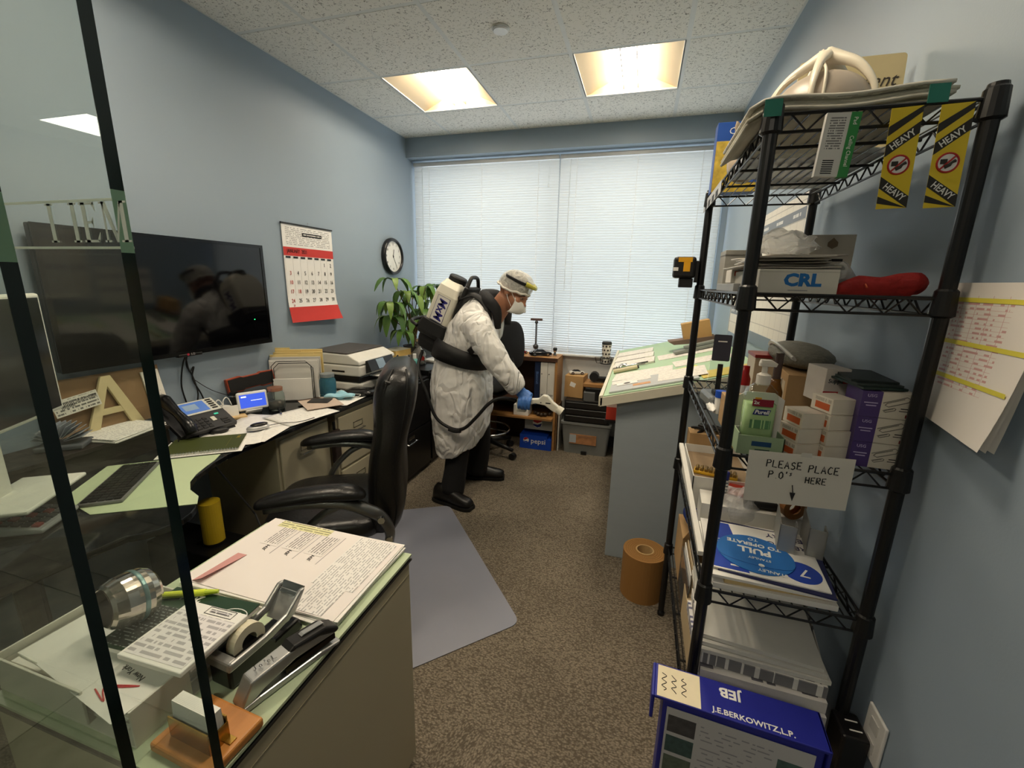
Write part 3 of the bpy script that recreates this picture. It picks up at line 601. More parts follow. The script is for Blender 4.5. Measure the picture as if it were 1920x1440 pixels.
MB().tube([(.06,-.09,.03),(.10,-.12,.012),(.07,-.115,.006),(.0,-.112,.006)],.0025,6,6).build('cord', BLACK, t, smooth=True)
# ---- notebook, papers, mouse, pen
t = thing('spiral_notebook','dark green spiral notebook lying on a white sheet at the desk corner','notebook',(-1.79,1.325,DZ+.003), 38)
MB().bx(-.155,.155,-.105,.105,0,.002).build('under_sheet', WHITE, t); MB().bx(-.135,.14,-.09,.095,.002,.012).build('page_block', WHITE, t); MB().bx(-.137,.142,-.092,.097,.012,.0135).build('cover', mat('olive_cover',(66,74,34),.45), t)
for k in range(26): MB().tube([(-.13+k*.0104,-.089,.0145),(-.13+k*.0104,-.096,.012),(-.13+k*.0104,-.095,.001)],.0012,5).build('coil', CHROME, t)
MB().tube([(.108,.045,.0138),(.122,.05,.0138),(.110,.06,.0138),(.122,.068,.0138),(.112,.08,.0138)],.0012,5,4).build('gold_mark', mat('gold_foil',(190,170,80),.3,.6), t); MB().bx(.088,.0885,-.06,.06,.0136,.0138).build('gold_line', MATS['gold_foil'], t)
def curled(name, label, cat, loc, rz, w, d, m, amp=.006, seed=1, group=None):
    rnd = random.Random(seed); ph = [rnd.uniform(0,6) for _ in range(4)]
    o = MB().sheet(lambda u,v: ((u-.5)*w,(v-.5)*d, amp*(.5+.5*math.sin(5*u+ph[0])*math.sin(4*v+ph[1]))+amp*1.2*max(0,abs(u-.5)-.38)*8*(.5+.5*math.sin(ph[2]))), 8, 8).build(name, m, None, smooth=True, solid=.0006)
    o.location = loc; o.rotation_euler = (0,0,math.radians(rz)); return tag(o, label, cat, group)
plan = printed('plan_print',(238,236,230),(150,150,160),.02,.5,40,None,.12,strength=.5)
curled('drawing_sheet','large white drawing sheet under the mouse on the desk','paper',(-1.80,1.60,DZ+.001),15,.32,.40,plan,.004,2)
curled('paper_sheet','white sheet overhanging the desk edge before the far armrest','paper',(-1.73,1.83,DZ+.006),-12,.24,.30,plan,.006,5)
curled('paper_sheet','white sheet beside the mouse, near the green notebook','paper',(-1.76,1.46,DZ+.0015),40,.21,.24,plan,.004,3)
curled('paper_sheet','white sheet at the far desk corner beneath the black pouch','paper',(-1.76,2.22,DZ+.001),5,.25,.33,WHITE,.005,8)
t = thing('computer_mouse','silver and black wired mouse on the white drawing sheet','mouse',(-1.752,1.565,DZ+.008),62)
MB().loft([[(x+a*math.cos(q), b*math.sin(q), z) for q in [2*math.pi*k/20 for k in range(20)]] for x,a,b,z in ((0,.05,.028,0),(0,.053,.031,.008),(0,.051,.029,.016),(0,.044,.024,.023))]).build('shell', mat('mouse_silver',(190,190,190),.3,.4), t, smooth=True, sub=1)
MB().loft([[(x+a*math.cos(q), b*math.sin(q), z) for q in [2*math.pi*k/20 for k in range(20)]] for x,a,b,z in ((.006,.044,.024,.022),(.006,.04,.021,.029),(.004,.024,.012,.034))]).build('button_top', mat('mouse_black',(30,28,28),.3), t, smooth=True, sub=1)
MB().tube([(.05,0,.01),(.11,.01,.006),(.19,-.02,.004),(.27,.0,.004)],.002,6,6).build('cord', BLACK, t)
t = thing('pen','black and silver ballpoint pen on the sheets by the jar','pen',(-1.87,1.82,DZ+.018),-38); MB().cyl((-.06,0,0),(.03,0,0),.005,n=10).build('barrel', BLACK, t); MB().tube([(.03,0,0),(.06,0,0),(.07,0,0)],[.005,.004,.001],10).build('tip', CHROME, t)
t = thing('phone_receiver_puck','small black oval gadget lying between notebook and mouse','gadget',(-1.89,1.475,DZ+.008),60); MB().lathe([(.001,.0),(.036,.0),(.04,.008),(.03,.018),(.001,.022)],n=20,sy=.55).build('body', BLACK, t, smooth=True)
# ---- tan folder and black pouch
t = thing('tan_folder','tan paper folder with a dark spine lying open on the desk','folder',(-1.775,2.03,DZ+.016), -35); MB().bx(-.11,.11,-.10,.10,0,.003).build('cover', mat('tan_card',(196,176,160),.7), t); MB().bx(-.125,-.108,-.10,.10,0,.005).build('spine', mat('brown_spine',(70,52,44),.6), t)
t = thing('black_wallet','small black flat wallet lying on the tan folder','wallet',(-1.80,2.055,DZ+.0195),20); MB().bx(-.06,.06,-.045,.045,0,.006).build('leather', mat('grey_black_leather',(44,42,42),.5), t, bev=.003)
t = thing('blue_face_mask','pale blue disposable face mask crumpled by the blue jar','mask',(-1.765,2.19,DZ+.012),25); MB().sheet(lambda u,v: ((u-.5)*.17,(v-.5)*.085,.012+.014*math.sin(3*u*3.1)*math.sin(5*v)+.01*math.sin(14*v)),14,12).build('fabric', mat('mask_blue',(158,206,222),.8), t, smooth=True, solid=.002)
for s in (-1,1): MB().tube([(s*.083,-.035,.012),(s*.115,-.02,.01),(s*.12,.02,.012),(s*.083,.035,.012)],.0015,5,5).build('ear_loop', WHITE, t)
t = thing('black_pouch','glossy black plastic pouch at the far end of the desk','pouch',(-1.715,2.335,DZ+.01),10); MB().loft([sq(0,0,.085,.07,0),sq(0,0,.10,.08,.008),sq(0,0,.095,.075,.022),sq(0,0,.06,.05,.03)]).build('pouch', mat('gloss_pouch',(20,19,19),.2,bump=.6,bscale=40), t, smooth=True)
# ---- smart display, adapters, jars, speaker, tripod
t = thing('smart_display','white smart display with a blue screen standing on the desk','display',(-1.985,1.765,DZ+.03), rot=(78,0,62)); MB().bx(-.075,.075,0,.10,-.02,0).build('case', mat('display_white',(232,232,230),.4), t, bev=.009, seg=3); MB().bx(-.063,.063,.014,.086,.0,.0008).build('screen', mat('blue_screen',(60,84,190),.2,emit=(60,90,215),es=.55), t); MB().bx(-.01,.045,.049,.0525,.0008,.0012).build('screen_line', mat('screen_white',(225,230,245),.4,emit=(225,232,250),es=.5), t); MB().bx(-.055,-.03,.070,.078,.0008,.0012).build('screen_line', MATS['screen_white'], t); MB().add([(-.04,0,-.005),(.04,0,-.005),(.04,-.028,-.05),(-.04,-.028,-.05)],[(0,1,2,3)]).build('stand', MATS['display_white'], t, solid=.008)
t = thing('power_adapter','white double power adapter block with looped cords behind the phone','adapter',(-2.10,1.66,DZ),10); MB().bx(-.03,.03,-.045,.045,0,.06).build('body', mat('adapter_white',(224,222,214),.5), t, bev=.005)
for y in (-.03,.025): MB().tube([(0,y,.06),(.0,y,.085),(.0,y+.02,.1),(.0,y+.04,.085),(0.01,y+.045,.05)],.0028,6,5).build('cord', WHITE, t, smooth=True)
t = thing('card_holder_tray','light wooden tray with note cards beside the smart display','tray',(-2.035,1.655,DZ),62); MB().bx(-.075,.075,-.03,.03,0,.014).build('tray', mat('pale_wood',(214,184,134),.6), t, bev=.002); MB().bx(-.045,.045,.0,.006,.014,.07).build('cards', WHITE, t, rot=(-10,0,0))
def jar(name, label, loc, r, h, gl, lid, fill=None):
    t = thing(name, label, 'jar', loc)
    MB().lathe([(.001,.003),(r*.9,.003),(r,.012),(r*1.02,h*.5),(r*.98,h*.72),(r*.8,h*.84),(r*.78,h*.9)],n=28,cap=(True,False)).build('glass', gl, t, smooth=True, solid=.003)
    MB().lathe([(r*.86,h*.86),(r*.88,h*.88),(r*.88,h),(.001,h)],n=28,cap=(False,True)).build('lid', lid, t, smooth=False)
    if fill: MB().lathe([(.001,.007),(r*.86,.01),(r*.9,h*.35),(.001,h*.4)],n=20).build('contents', fill, t, smooth=True)
    return t
jar('glass_jar','clear glass jar with a copper lid beside the smart display',(-1.955,1.885,DZ),.045,.13,mat('jar_clear',(225,235,232),.05,trans=.9,ior=1.2,var=0),mat('copper_lid',(170,120,96),.35,.6),mat('jar_coins',(120,92,70),.4,.5,bump=.8,bscale=90))
jar('blue_glass_jar','blue glass mason jar with a grey lid before the printer',(-1.862,2.205,DZ),.048,.155,mat('jar_blue',(110,185,215),.06,trans=.75,ior=1.25,var=.05),mat('grey_lid',(150,160,164),.4,.5))
t = thing('wireless_speaker','flat black speaker with an orange rim propped on the desk by the wall','speaker',(-2.105,1.885,.883), rot=(80,-3,78)); sp = [(-.135,0),(-.135,.08),(-.06,.085),(-.045,.078),(.045,.078),(.06,.085),(.135,.08),(.135,0),(.06,-.004),(.045,.004),(-.045,.004),(-.06,-.004)]
MB().prism(sp,-.025,0).build('case', mat('speaker_rim',(150,62,34),.45), t, bev=.003); MB().prism([(x*.95,.0385+(y-.0385)*.82) for x,y in sp],0,.003).build('grille', mat('speaker_grille',(16,15,15),.8,bump=.4,bscale=600), t)
t2 = thing('phone_tripod','small black phone tripod with a chrome ball head behind the jar','tripod',(-2.075,1.845,DZ))
for a in (20,140,260): MB().tube([(0,0,.085),(.035*math.cos(math.radians(a)),.035*math.sin(math.radians(a)),.003)],.005,6).build('leg', BLACK, t2)
MB().lathe([(.004,.08),(.01,.088),(.01,.098),(.004,.108)],n=12).build('ball_head', CHROME, t2, smooth=True)
t = thing('black_cylinder_speaker','slim black upright cylinder beside the tripod on the desk','speaker',(-2.12,1.765,DZ)); MB().lathe([(.001,0),(.02,0),(.021,.06),(.02,.115),(.001,.117)],n=20).build('body', BLACK, t); MB().lathe([(.0205,.09),(.0215,.094),(.0205,.098)],n=20,cap=(False,False)).build('ring', CHROME, t)
# ---- desktop file sorter with folders
t = thing('wire_file_sorter','black wire desktop file sorter between speaker and printer','file sorter',(-2.03,2.13,DZ),30)
for k,h in ((-.095,.25),(-.05,.23),(.0,.21),(.05,.19),(.095,.175)):
    MB().tube([(-.11,k,.003),(-.11,k,h-.03),(-.08,k,h),(.08,k,h),(.11,k,h-.03),(.11,k,.003)],.0025,6).build('wire_divider', BLACK, t)
for x in (-.11,.11): MB().tube([(x,-.095,.004),(x,.1,.004)],.003,6).build('base_rail', BLACK, t)
mani = mat('manila',(226,204,140),.7,var=.04); greyp = mat('grey_document',(205,203,198),.7)
for k,(y,h,w2,m,lb) in enumerate(((.082,.30,.30,mani,'manila folder at the back of the wire file sorter'),(.066,.285,.30,mani,'manila folder with a low tab, second from the back of the sorter'),(.03,.275,.29,mani,'manila folder in the middle of the wire file sorter'),(.016,.262,.29,greyp,'grey document bundle in front of the manila folders'),(-.02,.25,.28,greyp,'thick white document bundle in the wire file sorter'),(-.032,.245,.27,printed('sorter_print',(222,220,214),(150,150,155),.01,.5,90,(-.1,.1,.05,.2),.4),'printed catalogue facing front in the wire file sorter'),(-.085,.145,.22,WHITE,'white envelope at the front of the wire file sorter'))):
    t = thing('file_folder' if m is mani else 'document', lb, 'folder' if m is mani else 'document', (-2.03,2.13,DZ+.008),30, 'papers in the wire file sorter')
    Mt = Matrix.Translation((0,y,0)) @ Matrix.Rotation(math.radians(92-.5*k),4,'X')
    MB().bx(-w2/2,w2/2,0,h-.012,-.004,.004,Mt).build('leaf', m, t)
    if m is mani: MB().bx(-w2/2+.02+.07*k,-w2/2+.11+.07*k,h-.012,h,-.001,.001,Mt).build('tab', m, t)
# ---- printer
pw = mat('printer_white',(222,220,212),.4); pb = mat('printer_black',(22,22,23),.3); pg = mat('printer_lid_grey',(74,70,68),.45)
t = thing('office_printer','white all-in-one office printer with a black control panel on the desk end','printer',(-1.95,2.60,DZ+.0),0)
MB().bx(-.20,.20,-.21,.21,.0,.055).build('paper_tray', pw, t, bev=.012); MB().bx(-.195,.19,-.205,.205,.057,.10).build('black_band', pb, t, bev=.008)
MB().bx(-.205,.20,-.215,.215,.10,.175).build('body', pw, t, bev=.014, seg=3)
MB().prism([(-.205,.178),(.10,.178),(.20,.178),(.195,.205),(.11,.245),(-.205,.25)],-.215,.215,Matrix.Rotation(math.pi/2,4,'X')).build('scanner_lid', pw, t, bev=.008)
MB().bx(-.2,.10,-.21,.21,.250,.256).build('lid_top', pg, t, bev=.003, rot=(0,0.6,0))
MB().add([(.2,-.15,.115),(.245,-.15,.13),(.215,-.15,.205),(.2,-.15,.2),(.2,.15,.115),(.245,.15,.13),(.215,.15,.205),(.2,.15,.2)],[(0,1,2,3),(7,6,5,4),(1,5,6,2),(0,4,5,1),(3,2,6,7)]).build('control_panel', pb, t)
MB().add([(.2462,-.06,.137),(.2462,.03,.137),(.2172,.03,.20),(.2172,-.06,.20)],[(0,1,2,3)]).build('touch_screen', mat('printer_lcd',(120,135,145),.2,emit=(120,140,150),es=.15), t, solid=.001)
MB().bx(-.02,.08,-.2165,-.2145,.125,.137).build('side_slot', pb, t); MB().bx(.20,.36,-.11,.11,.085,.09).build('output_tray', pb, t, rot=(0,0,0)); MB().bx(.19,.345,-.10,.10,.091,.0935).build('output_sheet', WHITE, t)
# ================================================================ things on the near file cabinet
NZ = .757
STROKES = {'P':[[(0,0),(.05,1),(.4,1),(.5,.8),(.4,.6),(.04,.52)]],'L':[[(.05,1),(0,.05),(.5,0)]],'E':[[(.5,1),(.03,.97),(0,.03),(.5,0)],[(.02,.52),(.38,.52)]],'A':[[(0,0),(.25,1),(.5,0)],[(.1,.38),(.42,.38)]],'S':[[(.48,.85),(.3,1),(.08,.85),(.1,.6),(.4,.45),(.46,.18),(.25,0),(.02,.1)]],'C':[[(.48,.85),(.25,1),(.02,.6),(.05,.2),(.25,0),(.5,.12)]],'O':[[(.25,1),(.04,.7),(.06,.2),(.28,0),(.48,.3),(.46,.75),(.25,1)]],'H':[[(.02,1),(0,0)],[(.46,1),(.45,0)],[(0,.5),(.46,.52)]],'R':[[(0,0),(.04,1),(.4,.98),(.46,.75),(.38,.55),(.04,.5),(.5,0)]],'J':[[(.5,1),(.0,1)],[(.3,1),(.3,.2),(.15,0),(0,.15)]],"'":[[(.1,1.1),(.06,.8)]],'s':[[(.3,.95),(.1,.9),(.25,.7),(.06,.55)]],'.':[[(.1,.0),(.13,.05)]],'o':[[(.2,.6),(.03,.35),(.12,.02),(.34,.1),(.36,.42),(.2,.6)]],'e':[[(.03,.32),(.38,.36),(.24,.6),(.04,.4),(.1,.05),(.38,.08)]]}
def hand(s, h, m, parent, loc, rot=(0,0,0), r=None, gap=.72, name='handwriting'):
    x = 0; rnd = random.Random(len(s)); r = r or h*.055; w = len(s)*gap*h
    for ch in s:
        if ch in STROKES:
            b = MB(); dy = rnd.uniform(-.05,.05)
            for st in STROKES[ch]: b.tube([(x-w/2+p[0]*h, (p[1]-.5+dy)*h, 0) for p in st], r, 5)
            o = b.build(name, m, parent, loc=loc, rot=rot); o.scale = (1,1,.15)
        x += h*(gap if ch not in "'.s" else gap*.5)
form2 = printed('invoice_print',(236,232,228),(110,108,112),.0075,.55,110,None,.4,strength=.6)
t = thing('drawing_stack','stack of large white printed sheets on the near file cabinet','papers',(-.80,.805,NZ),0)
for k in range(7): MB().bx(-.235,.215,-.15,.15,0,.0022).build('sheet', WHITE, t, loc=(random.uniform(-.006,.006),random.uniform(-.006,.004),k*.0024), rot=(0,0,random.uniform(-1.5,1.5)))
MB().bx(-.24,.21,-.148,.148,0,.001).build('top_sheet', mat('pinkish_paper',(234,226,222),.7,var=.01), t, loc=(0,0,.0172))
for x in (-.15,-.075,.0):
    o = MB().bx(-.045,.045,-.028,.028,0,.0004).build('printed_panel', printed('panel_print',(234,226,222),(70,68,72),.0085,.62,140,(-.038,.04,-.024,.024),.42,strength=.75), t, loc=(x,.075,.0186), rot=(0,0,90))
    text('JEM', .014, INK, t, (x+.005,.018,.0188), (0,0,90), shear=.2, name='logo')
    MB().bx(x+.035,x+.0365,-.0,.125,.0184,.0188).build('rule', mat('rule_grey',(150,146,150),.7), t)
MB().bx(-.10,.10,-.06,.06,0,.0004).build('printed_panel', form2, t, loc=(.135,.04,.0187), rot=(0,0,90)); MB().bx(-.06,.06,-.045,.045,0,.0004).build('printed_panel', form2, t, loc=(.13,-.085,.0189), rot=(0,0,90))
MB().bx(-.11,.07,-.015,.015,0,.0004).build('yellow_heading', printed('yellow_print',(228,222,170),(120,120,90),.01,.6,90,None,.4), t, loc=(-.09,.13,.0187))
o = MB().sheet(lambda u,v: (-.205+.03*u+.01*v,-.145+.12*v,.019+.012*u*(1-v)),4,4).build('turned_corner', mat('pink_paper',(206,150,146),.7), t, solid=.0006)
t = thing('letter_tray','white plastic letter tray full of papers behind the glass','tray',(-.90,.465,NZ),0); tw = mat('tray_white',(216,214,202),.5)
MB().bx(-.175,.175,-.115,.115,0,.004).build('floor', tw, t); 
for a in ((-.175,-.171,-.115,.115),(.171,.175,-.115,-.02),(-.175,.175,.111,.115),(-.175,.06,-.115,-.111)): MB().bx(a[0],a[1],a[2],a[3],.004,.072).build('side', tw, t, bev=.001)
for k in range(12): MB().bx(-.15,.15,-.095,.095,0,.0035).build('sheet', WHITE if k%3 else form, t, loc=(random.uniform(-.012,.012),random.uniform(-.008,.008),.005+k*.0045), rot=(0,0,random.uniform(-3,3)))
t = thing('letter_sheet','white letter with a red pen scribble on top of the letter tray','paper',(-.86,.435,NZ+.066),-8); MB().bx(-.115,.135,-.085,.08,0,.001).build('paper', WHITE, t); text('New York', .014, INK, t, (.06,-.02,.0015), (0,0,180)); MB().tube([(.03,-.04,.002),(.06,-.05,.002),(.10,-.03,.002),(.05,-.055,.002),(.08,-.07,.002),(.04,-.065,.002)],.0012,5,5).build('red_scribble', mat('red_pen',(200,50,60),.6), t)
t = thing('catalogue','dark green and black product catalogue lying across the letter tray','catalogue',(-.80,.50,NZ+.076),4); MB().bx(-.115,.095,-.075,.08,0,.010).build('pages', WHITE, t); MB().bx(-.116,.096,-.076,.081,.010,.0115).build('cover', mat('cover_green',(34,60,40),.3,var=.5,scale=9), t); text('2021', .026, WHITE, t, (-.055,.062,.0117), (0,0,180), bold=.0008); text('CRL', .018, WHITE, t, (.07,.045,.0117), (0,0,180)); MB().tube([(.07+.026*math.cos(a*.3),.045+.014*math.sin(a*.3),.0117) for a in range(22)],.001,5,cap=False).build('logo_oval', WHITE, t); MB().bx(-.11,-.02,-.07,.03,.0116,.0118).build('blurb', printed('cover_print',(40,44,40),(190,195,190),.007,.5,160,None,.3,strength=.5), t)
t = thing('invoice_pad','white invoice pad resting on the dark catalogue','notepad',(-.765,.475,NZ+.089),2); MB().bx(-.072,.072,-.068,.07,0,.010).build('pad', WHITE, t, bev=.002); MB().bx(-.066,.066,-.06,.045,.0101,.0105).build('print', printed('pad_form',(226,222,222),(120,116,122),.011,.55,90,None,.55,strength=.6), t); MB().bx(-.008,.042,.055,.062,.0101,.0106).build('number_print', printed('number_print',(226,222,222),(50,48,52),.02,.6,200,None,.9), t); f=MB(); [f.bx(*a,.0101,.0106) for a in ((-.015,.05,.0495,.0505),(-.015,.05,.0665,.0675),(-.015,-.014,.0495,.0675),(.049,.05,.0495,.0675))]; f.build('box_outline', INK, t)
t = thing('highlighter','yellow highlighter marker beside the steel coupling','marker',(-.865,.56,NZ+.095),25); MB().cyl((-.05,0,0),(.03,0,0),.007,n=12).build('barrel', mat('highlighter_yellow',(220,235,70),.4), t); MB().tube([(.03,0,0),(.055,0,0)],[.006,.004],10).build('cap', mat('highlighter_cap',(190,210,40),.4), t)
t = thing('steel_coupling','polished stainless steel threaded coupling lying on the catalogue','coupling',(-.905,.478,NZ+.1385), rot=(0,0,-8)); steel = mat('stainless',(190,182,172),.18,1)
M_ = Matrix.Rotation(math.radians(-98),4,'X')
q = MB().lathe([(.034,-.040),(.036,-.041),(.042,-.036),(.042,-.0359),(.048,-.020),(.048,-.0199),(.050,-.004),(.050,.004),(.047,.0041),(.047,.0065),(.050,.0066),(.050,.020),(.050,.0201),(.044,.032),(.044,.0321),(.034,.040),(.001,.0401)],n=48,cap=(False,True)); q.v = [tuple(M_@Vector(v)) for v in q.v]; q.build('shell', steel, t)
q = MB().lathe([(.034,-.042),(.033,-.03),(.033,.02),(.001,.021)],n=40,cap=(False,False)); q.v = [tuple(M_@Vector(v)) for v in q.v]; q.build('bore', mat('bore_steel',(110,100,92),.3,1), t, smooth=True)
q = MB().lathe([(.0505,.003),(.0512,.005),(.0512,.009),(.0505,.011)],n=40,cap=(False,False)); q.v = [tuple(M_@Vector(v)) for v in q.v]; q.build('teal_band', mat('teal_band',(120,150,150),.3,.6), t)
# tape dispenser: side profile swept across its width
sil = mat('satin_silver',(178,178,176),.28,.7)
t = thing('tape_dispenser','silver and black tape dispenser on the near file cabinet','tape dispenser',(-.695,.475,NZ),-4)
MX = Matrix(((0,0,1,0),(1,0,0,0),(0,1,0,0),(0,0,0,1)))
MB().prism([(0,0),(.17,0),(.16,.03),(.10,.028),(.085,.05),(.0,.05)],-.028,.028,MX).build('base', mat('dispenser_black',(16,15,15),.3), t, bev=.006)
for s in (-1,1): MB().prism([(-.004,.045),(.0,.062),(.075,.060),(.125,.068),(.165,.098),(.178,.096),(.145,.055),(.09,.045)],s*.030-.005,s*.030+.005,MX).build('side_rail', sil, t, bev=.004)
MB().prism([(-.004,.045),(.0,.062),(.018,.061),(.016,.045)],-.03,.03,MX).build('back_rail', sil, t, bev=.004); MB().prism([(.125,.045),(.165,.09),(.17,.088),(.135,.044)],-.027,.027,MX).build('front_ramp', sil, t); MB().prism([(.158,.085),(.178,.098),(.182,.094),(.163,.08)],-.028,.028,MX).build('cutter', CHROME, t)
q = MB().lathe([(.016,-.01),(.034,-.01),(.034,.01),(.016,.01)],n=32,cap=(False,False)); q.f += [(i,(i+1)%32,96+(i+1)%32,96+i) for i in range(32)]; q.v = [(v[2],.058+v[0],.055+v[1]) for v in q.v]; q.build('tape_roll', mat('tape_ivory',(222,214,188),.35), t, smooth=False)
# stapler
t = thing('stapler','silver stapler with a black grip on the edge of the near cabinet','stapler',(-.625,.45,NZ),-17)
MB().prism([(0,.0),(.19,.0),(.195,.006),(.15,.012),(.03,.014),(.0,.012)],-.019,.019,MX).build('base', sil, t, bev=.003); MB().prism([(-.004,.010),(.02,.052),(.10,.060),(.17,.052),(.192,.036),(.188,.030),(.10,.036),(.04,.022),(.01,.006)],-.017,.017,MX).build('arm', sil, t, bev=.006, seg=3)
MB().prism([(.085,.056),(.10,.066),(.165,.060),(.19,.044),(.196,.034),(.185,.03),(.15,.047)],-.0185,.0185,MX).build('grip', mat('stapler_black',(30,28,27),.3), t, bev=.008, seg=3)
MB().prism([(.12,.0655),(.125,.0675),(.165,.0635),(.168,.061)],-.006,.006,MX).build('grip_inlay', sil, t); MB().bx(-.014,.014,.08,.185,.016,.028).build('magazine', mat('dark_steel',(60,52,44),.3,.9), t)
hand('JoseL', .013, INK, t, (0,.055,.0598), (-4,0,84), r=.0007)
# business card holder
t = thing('business_card_holder','oak and brass business card holder behind the glass edge','card holder',(-.63,.405,NZ),-3); oak = mat('oak_block',(190,126,62),.4,var=.2,scale=10,stretch=(8,1,1)); brass = mat('brass',(178,142,72),.25,.9)
MB().bx(-.068,.068,-.055,.042,0,.018).build('base', oak, t, bev=.005, seg=3); MB().bx(-.035,.058,-.012,.0,.018,.02).build('channel', brass, t)
MB().bx(-.045,.045,-.035,-.033,.018,.058).build('front_plate', brass, t); MB().bx(-.045,.045,-.004,-.002,.018,.062).build('back_plate', brass, t); 
for s in (-1,1): MB().bx(s*.045-.001,s*.045+.001,-.035,-.002,.018,.05).build('side_plate', brass, t)
for k in range(9): MB().bx(-.043,.043,-.0010,.0010,.02,.082).build('business_card', WHITE, t, loc=(0,-.031+k*.0031,0), rot=(-4+k*.7,0,0))
# calculator, keyboard, wireless mouse on the green mat
t = thing('keyboard','slim grey and black computer keyboard on the green desk mat','keyboard',(-1.735,.965,DZ+.002),-41)
t.rotation_euler = (0,0,math.radians(128)); MB().bx(-.165,.165,-.06,.06,0,.012).build('deck', mat('keyboard_grey',(120,120,120),.4,.3), t, bev=.004)
for r in range(5):
    for c in range(14 if r else 14):
        if r == 0 and 4 <= c <= 8: continue
        MB().bx(-.158+c*.0226,-.139+c*.0226,-.054+r*.0215,-.036+r*.0215,.012,.016).build('key', mat('key_black',(18,18,19),.5), t)
MB().bx(-.066,.044,-.054,-.036,.012,.016).build('space_bar', MATS['key_black'], t)
t = thing('desk_calculator','light grey desk calculator with a tilted display seen through the glass','calculator',(-1.72,.69,DZ+.003),120); cg = mat('calculator_grey',(176,178,178),.4)
MB().add([(-.075,-.10,0),(.075,-.10,0),(.075,.10,0),(-.075,.10,0),(-.075,-.10,.014),(.075,-.10,.014),(.075,.10,.04),(-.075,.10,.04)],[(3,2,1,0),(4,5,6,7),(0,1,5,4),(2,3,7,6),(0,4,7,3),(1,2,6,5)]).build('case', cg, t, bev=.006)
Mc = Matrix.Translation((0,0,.027)) @ Matrix.Rotation(math.radians(7.4),4,'X')
MB().bx(-.06,.06,.045,.085,.0005,.003,Mc).build('display', mat('calc_lcd',(96,110,104),.2), t)
for r in range(5):
    for c in range(5): MB().bx(-.062+c*.026,-.042+c*.026,-.085+r*.024,-.068+r*.024,.0,.006,Mc).build('key', mat('calc_key',(66,68,72),.5) if (r+c)%4 else mat('calc_key_red',(150,70,66),.5), t)
t = thing('yellow_canister','yellow cardboard canister standing under the corner desk','canister',(-1.77,1.285,.33)); MB().lathe([(.001,0),(.042,0),(.042,.20),(.001,.203)],n=28).build('tube', mat('canister_yellow',(214,182,40),.5), t); MB().lathe([(.0435,-.004),(.0435,.01)],n=28,cap=(False,False)).build('base_rim', BLACK, t)
t = thing('computer_tower','black computer tower under the corner desk beneath the yellow canister','computer',(-1.85,1.285,0),0); MB().bx(-.22,.20,-.09,.09,.01,.325).build('case', mat('tower_black',(20,20,21),.4), t, bev=.005); MB().bx(.20,.206,-.07,.07,.2,.29).build('drive_bay', BLACK, t); 
for x in (-.18,.16):
    for y in (-.07,.07): MB().cyl((x,y,0),(x,y,.012),.012,n=10).build('foot', BLACK, t)
# ================================================================ person with backpack sprayer
PY0 = 2.72
def tring(cx, cz, a, b, tilt, cy=PY0, n=28, dz=None, e=.85):
    t = math.radians(tilt); out = []
    for k in range(n):
        q = 2*math.pi*k/n; c, s = math.cos(q), math.sin(q); c2 = math.copysign(abs(c)**e, c); s2 = math.copysign(abs(s)**e, s)
        out.append((cx+a*c2*math.cos(t), cy+b*s2, cz-a*c2*math.sin(t)+(dz(c,s) if dz else 0)))
    return out
def ell(mb, c, r, M=None, n=16, m=10):
    rings = []
    for j in range(1, m):
        p = math.pi*j/m; rings.append([(c[0]+r[0]*math.sin(p)*math.cos(2*math.pi*k/n), c[1]+r[1]*math.sin(p)*math.sin(2*math.pi*k/n), c[2]-r[2]*math.cos(p)) for k in range(n)])
    k = len(mb.v); mb.loft(rings)
    if M: mb.v[k:] = [tuple(M @ Vector(v)) for v in mb.v[k:]]
    return mb
HM = Matrix.Translation((-.795,2.70,1.452)) @ Matrix.Rotation(math.radians(30),4,'Y') @ Matrix.Rotation(math.radians(-10),4,'Z')
skin = mat('skin', (172,120,92), .5, var=.08, scale=20)
def hs(rings, M=HM): # transform freshly-made part
    pass
body = MB()
ell(body,(-.012,0,.03),(.100,.079,.092),HM); ell(body,(.030,0,-.03),(.070,.064,.088),HM); ell(body,(.048,0,-.078),(.048,.048,.034),HM); ell(body,(.098,0,-.020),(.018,.013,.026),HM); ell(body,(.112,0,-.034),(.016,.016,.011),HM)
ell(body,(.085,0,.018),(.018,.050,.012),HM); ell(body,(.078,0,-.068),(.022,.026,.010),HM)
for s in (-1,1):
    ell(body,(.065,s*.04,-.028),(.03,.024,.026),HM); ell(body,(-.005,s*.078,-.008),(.020,.009,.033),HM)
body.tube([tuple(HM@Vector((-.02,0,-.05))),(-.88,2.71,1.36),(-.95,2.72,1.27)],[.06,.066,.075],14,4)
body.loft([tring(-1.15,.72,.12,.15,0),tring(-1.15,.88,.14,.17,0),tring(-1.13,1.02,.13,.16,15),tring(-1.06,1.15,.13,.18,28),tring(-1.0,1.25,.11,.19,34),tring(-.96,1.31,.07,.12,40)])
body.tube([(-.98,2.55,1.24),(-.82,2.50,1.04),(-.70,2.515,.86)],[.05,.043,.03],10,4); body.tube([(-1.02,2.90,1.24),(-1.12,2.98,1.02),(-1.12,2.97,.86)],[.05,.043,.03],10,4)
body.tube([(-1.15,2.63,.80),(-1.14,2.58,.45),(-1.17,2.54,.09)],[.085,.065,.045],12,4); body.tube([(-1.15,2.81,.80),(-1.10,2.87,.45),(-1.14,2.92,.09)],[.085,.065,.045],12,4)
person = body.build('person', skin, remesh=.0075, smoothit=4)
tag(person, 'person in a white gown, hair net and mask leaning forward with a sprayer', 'person')
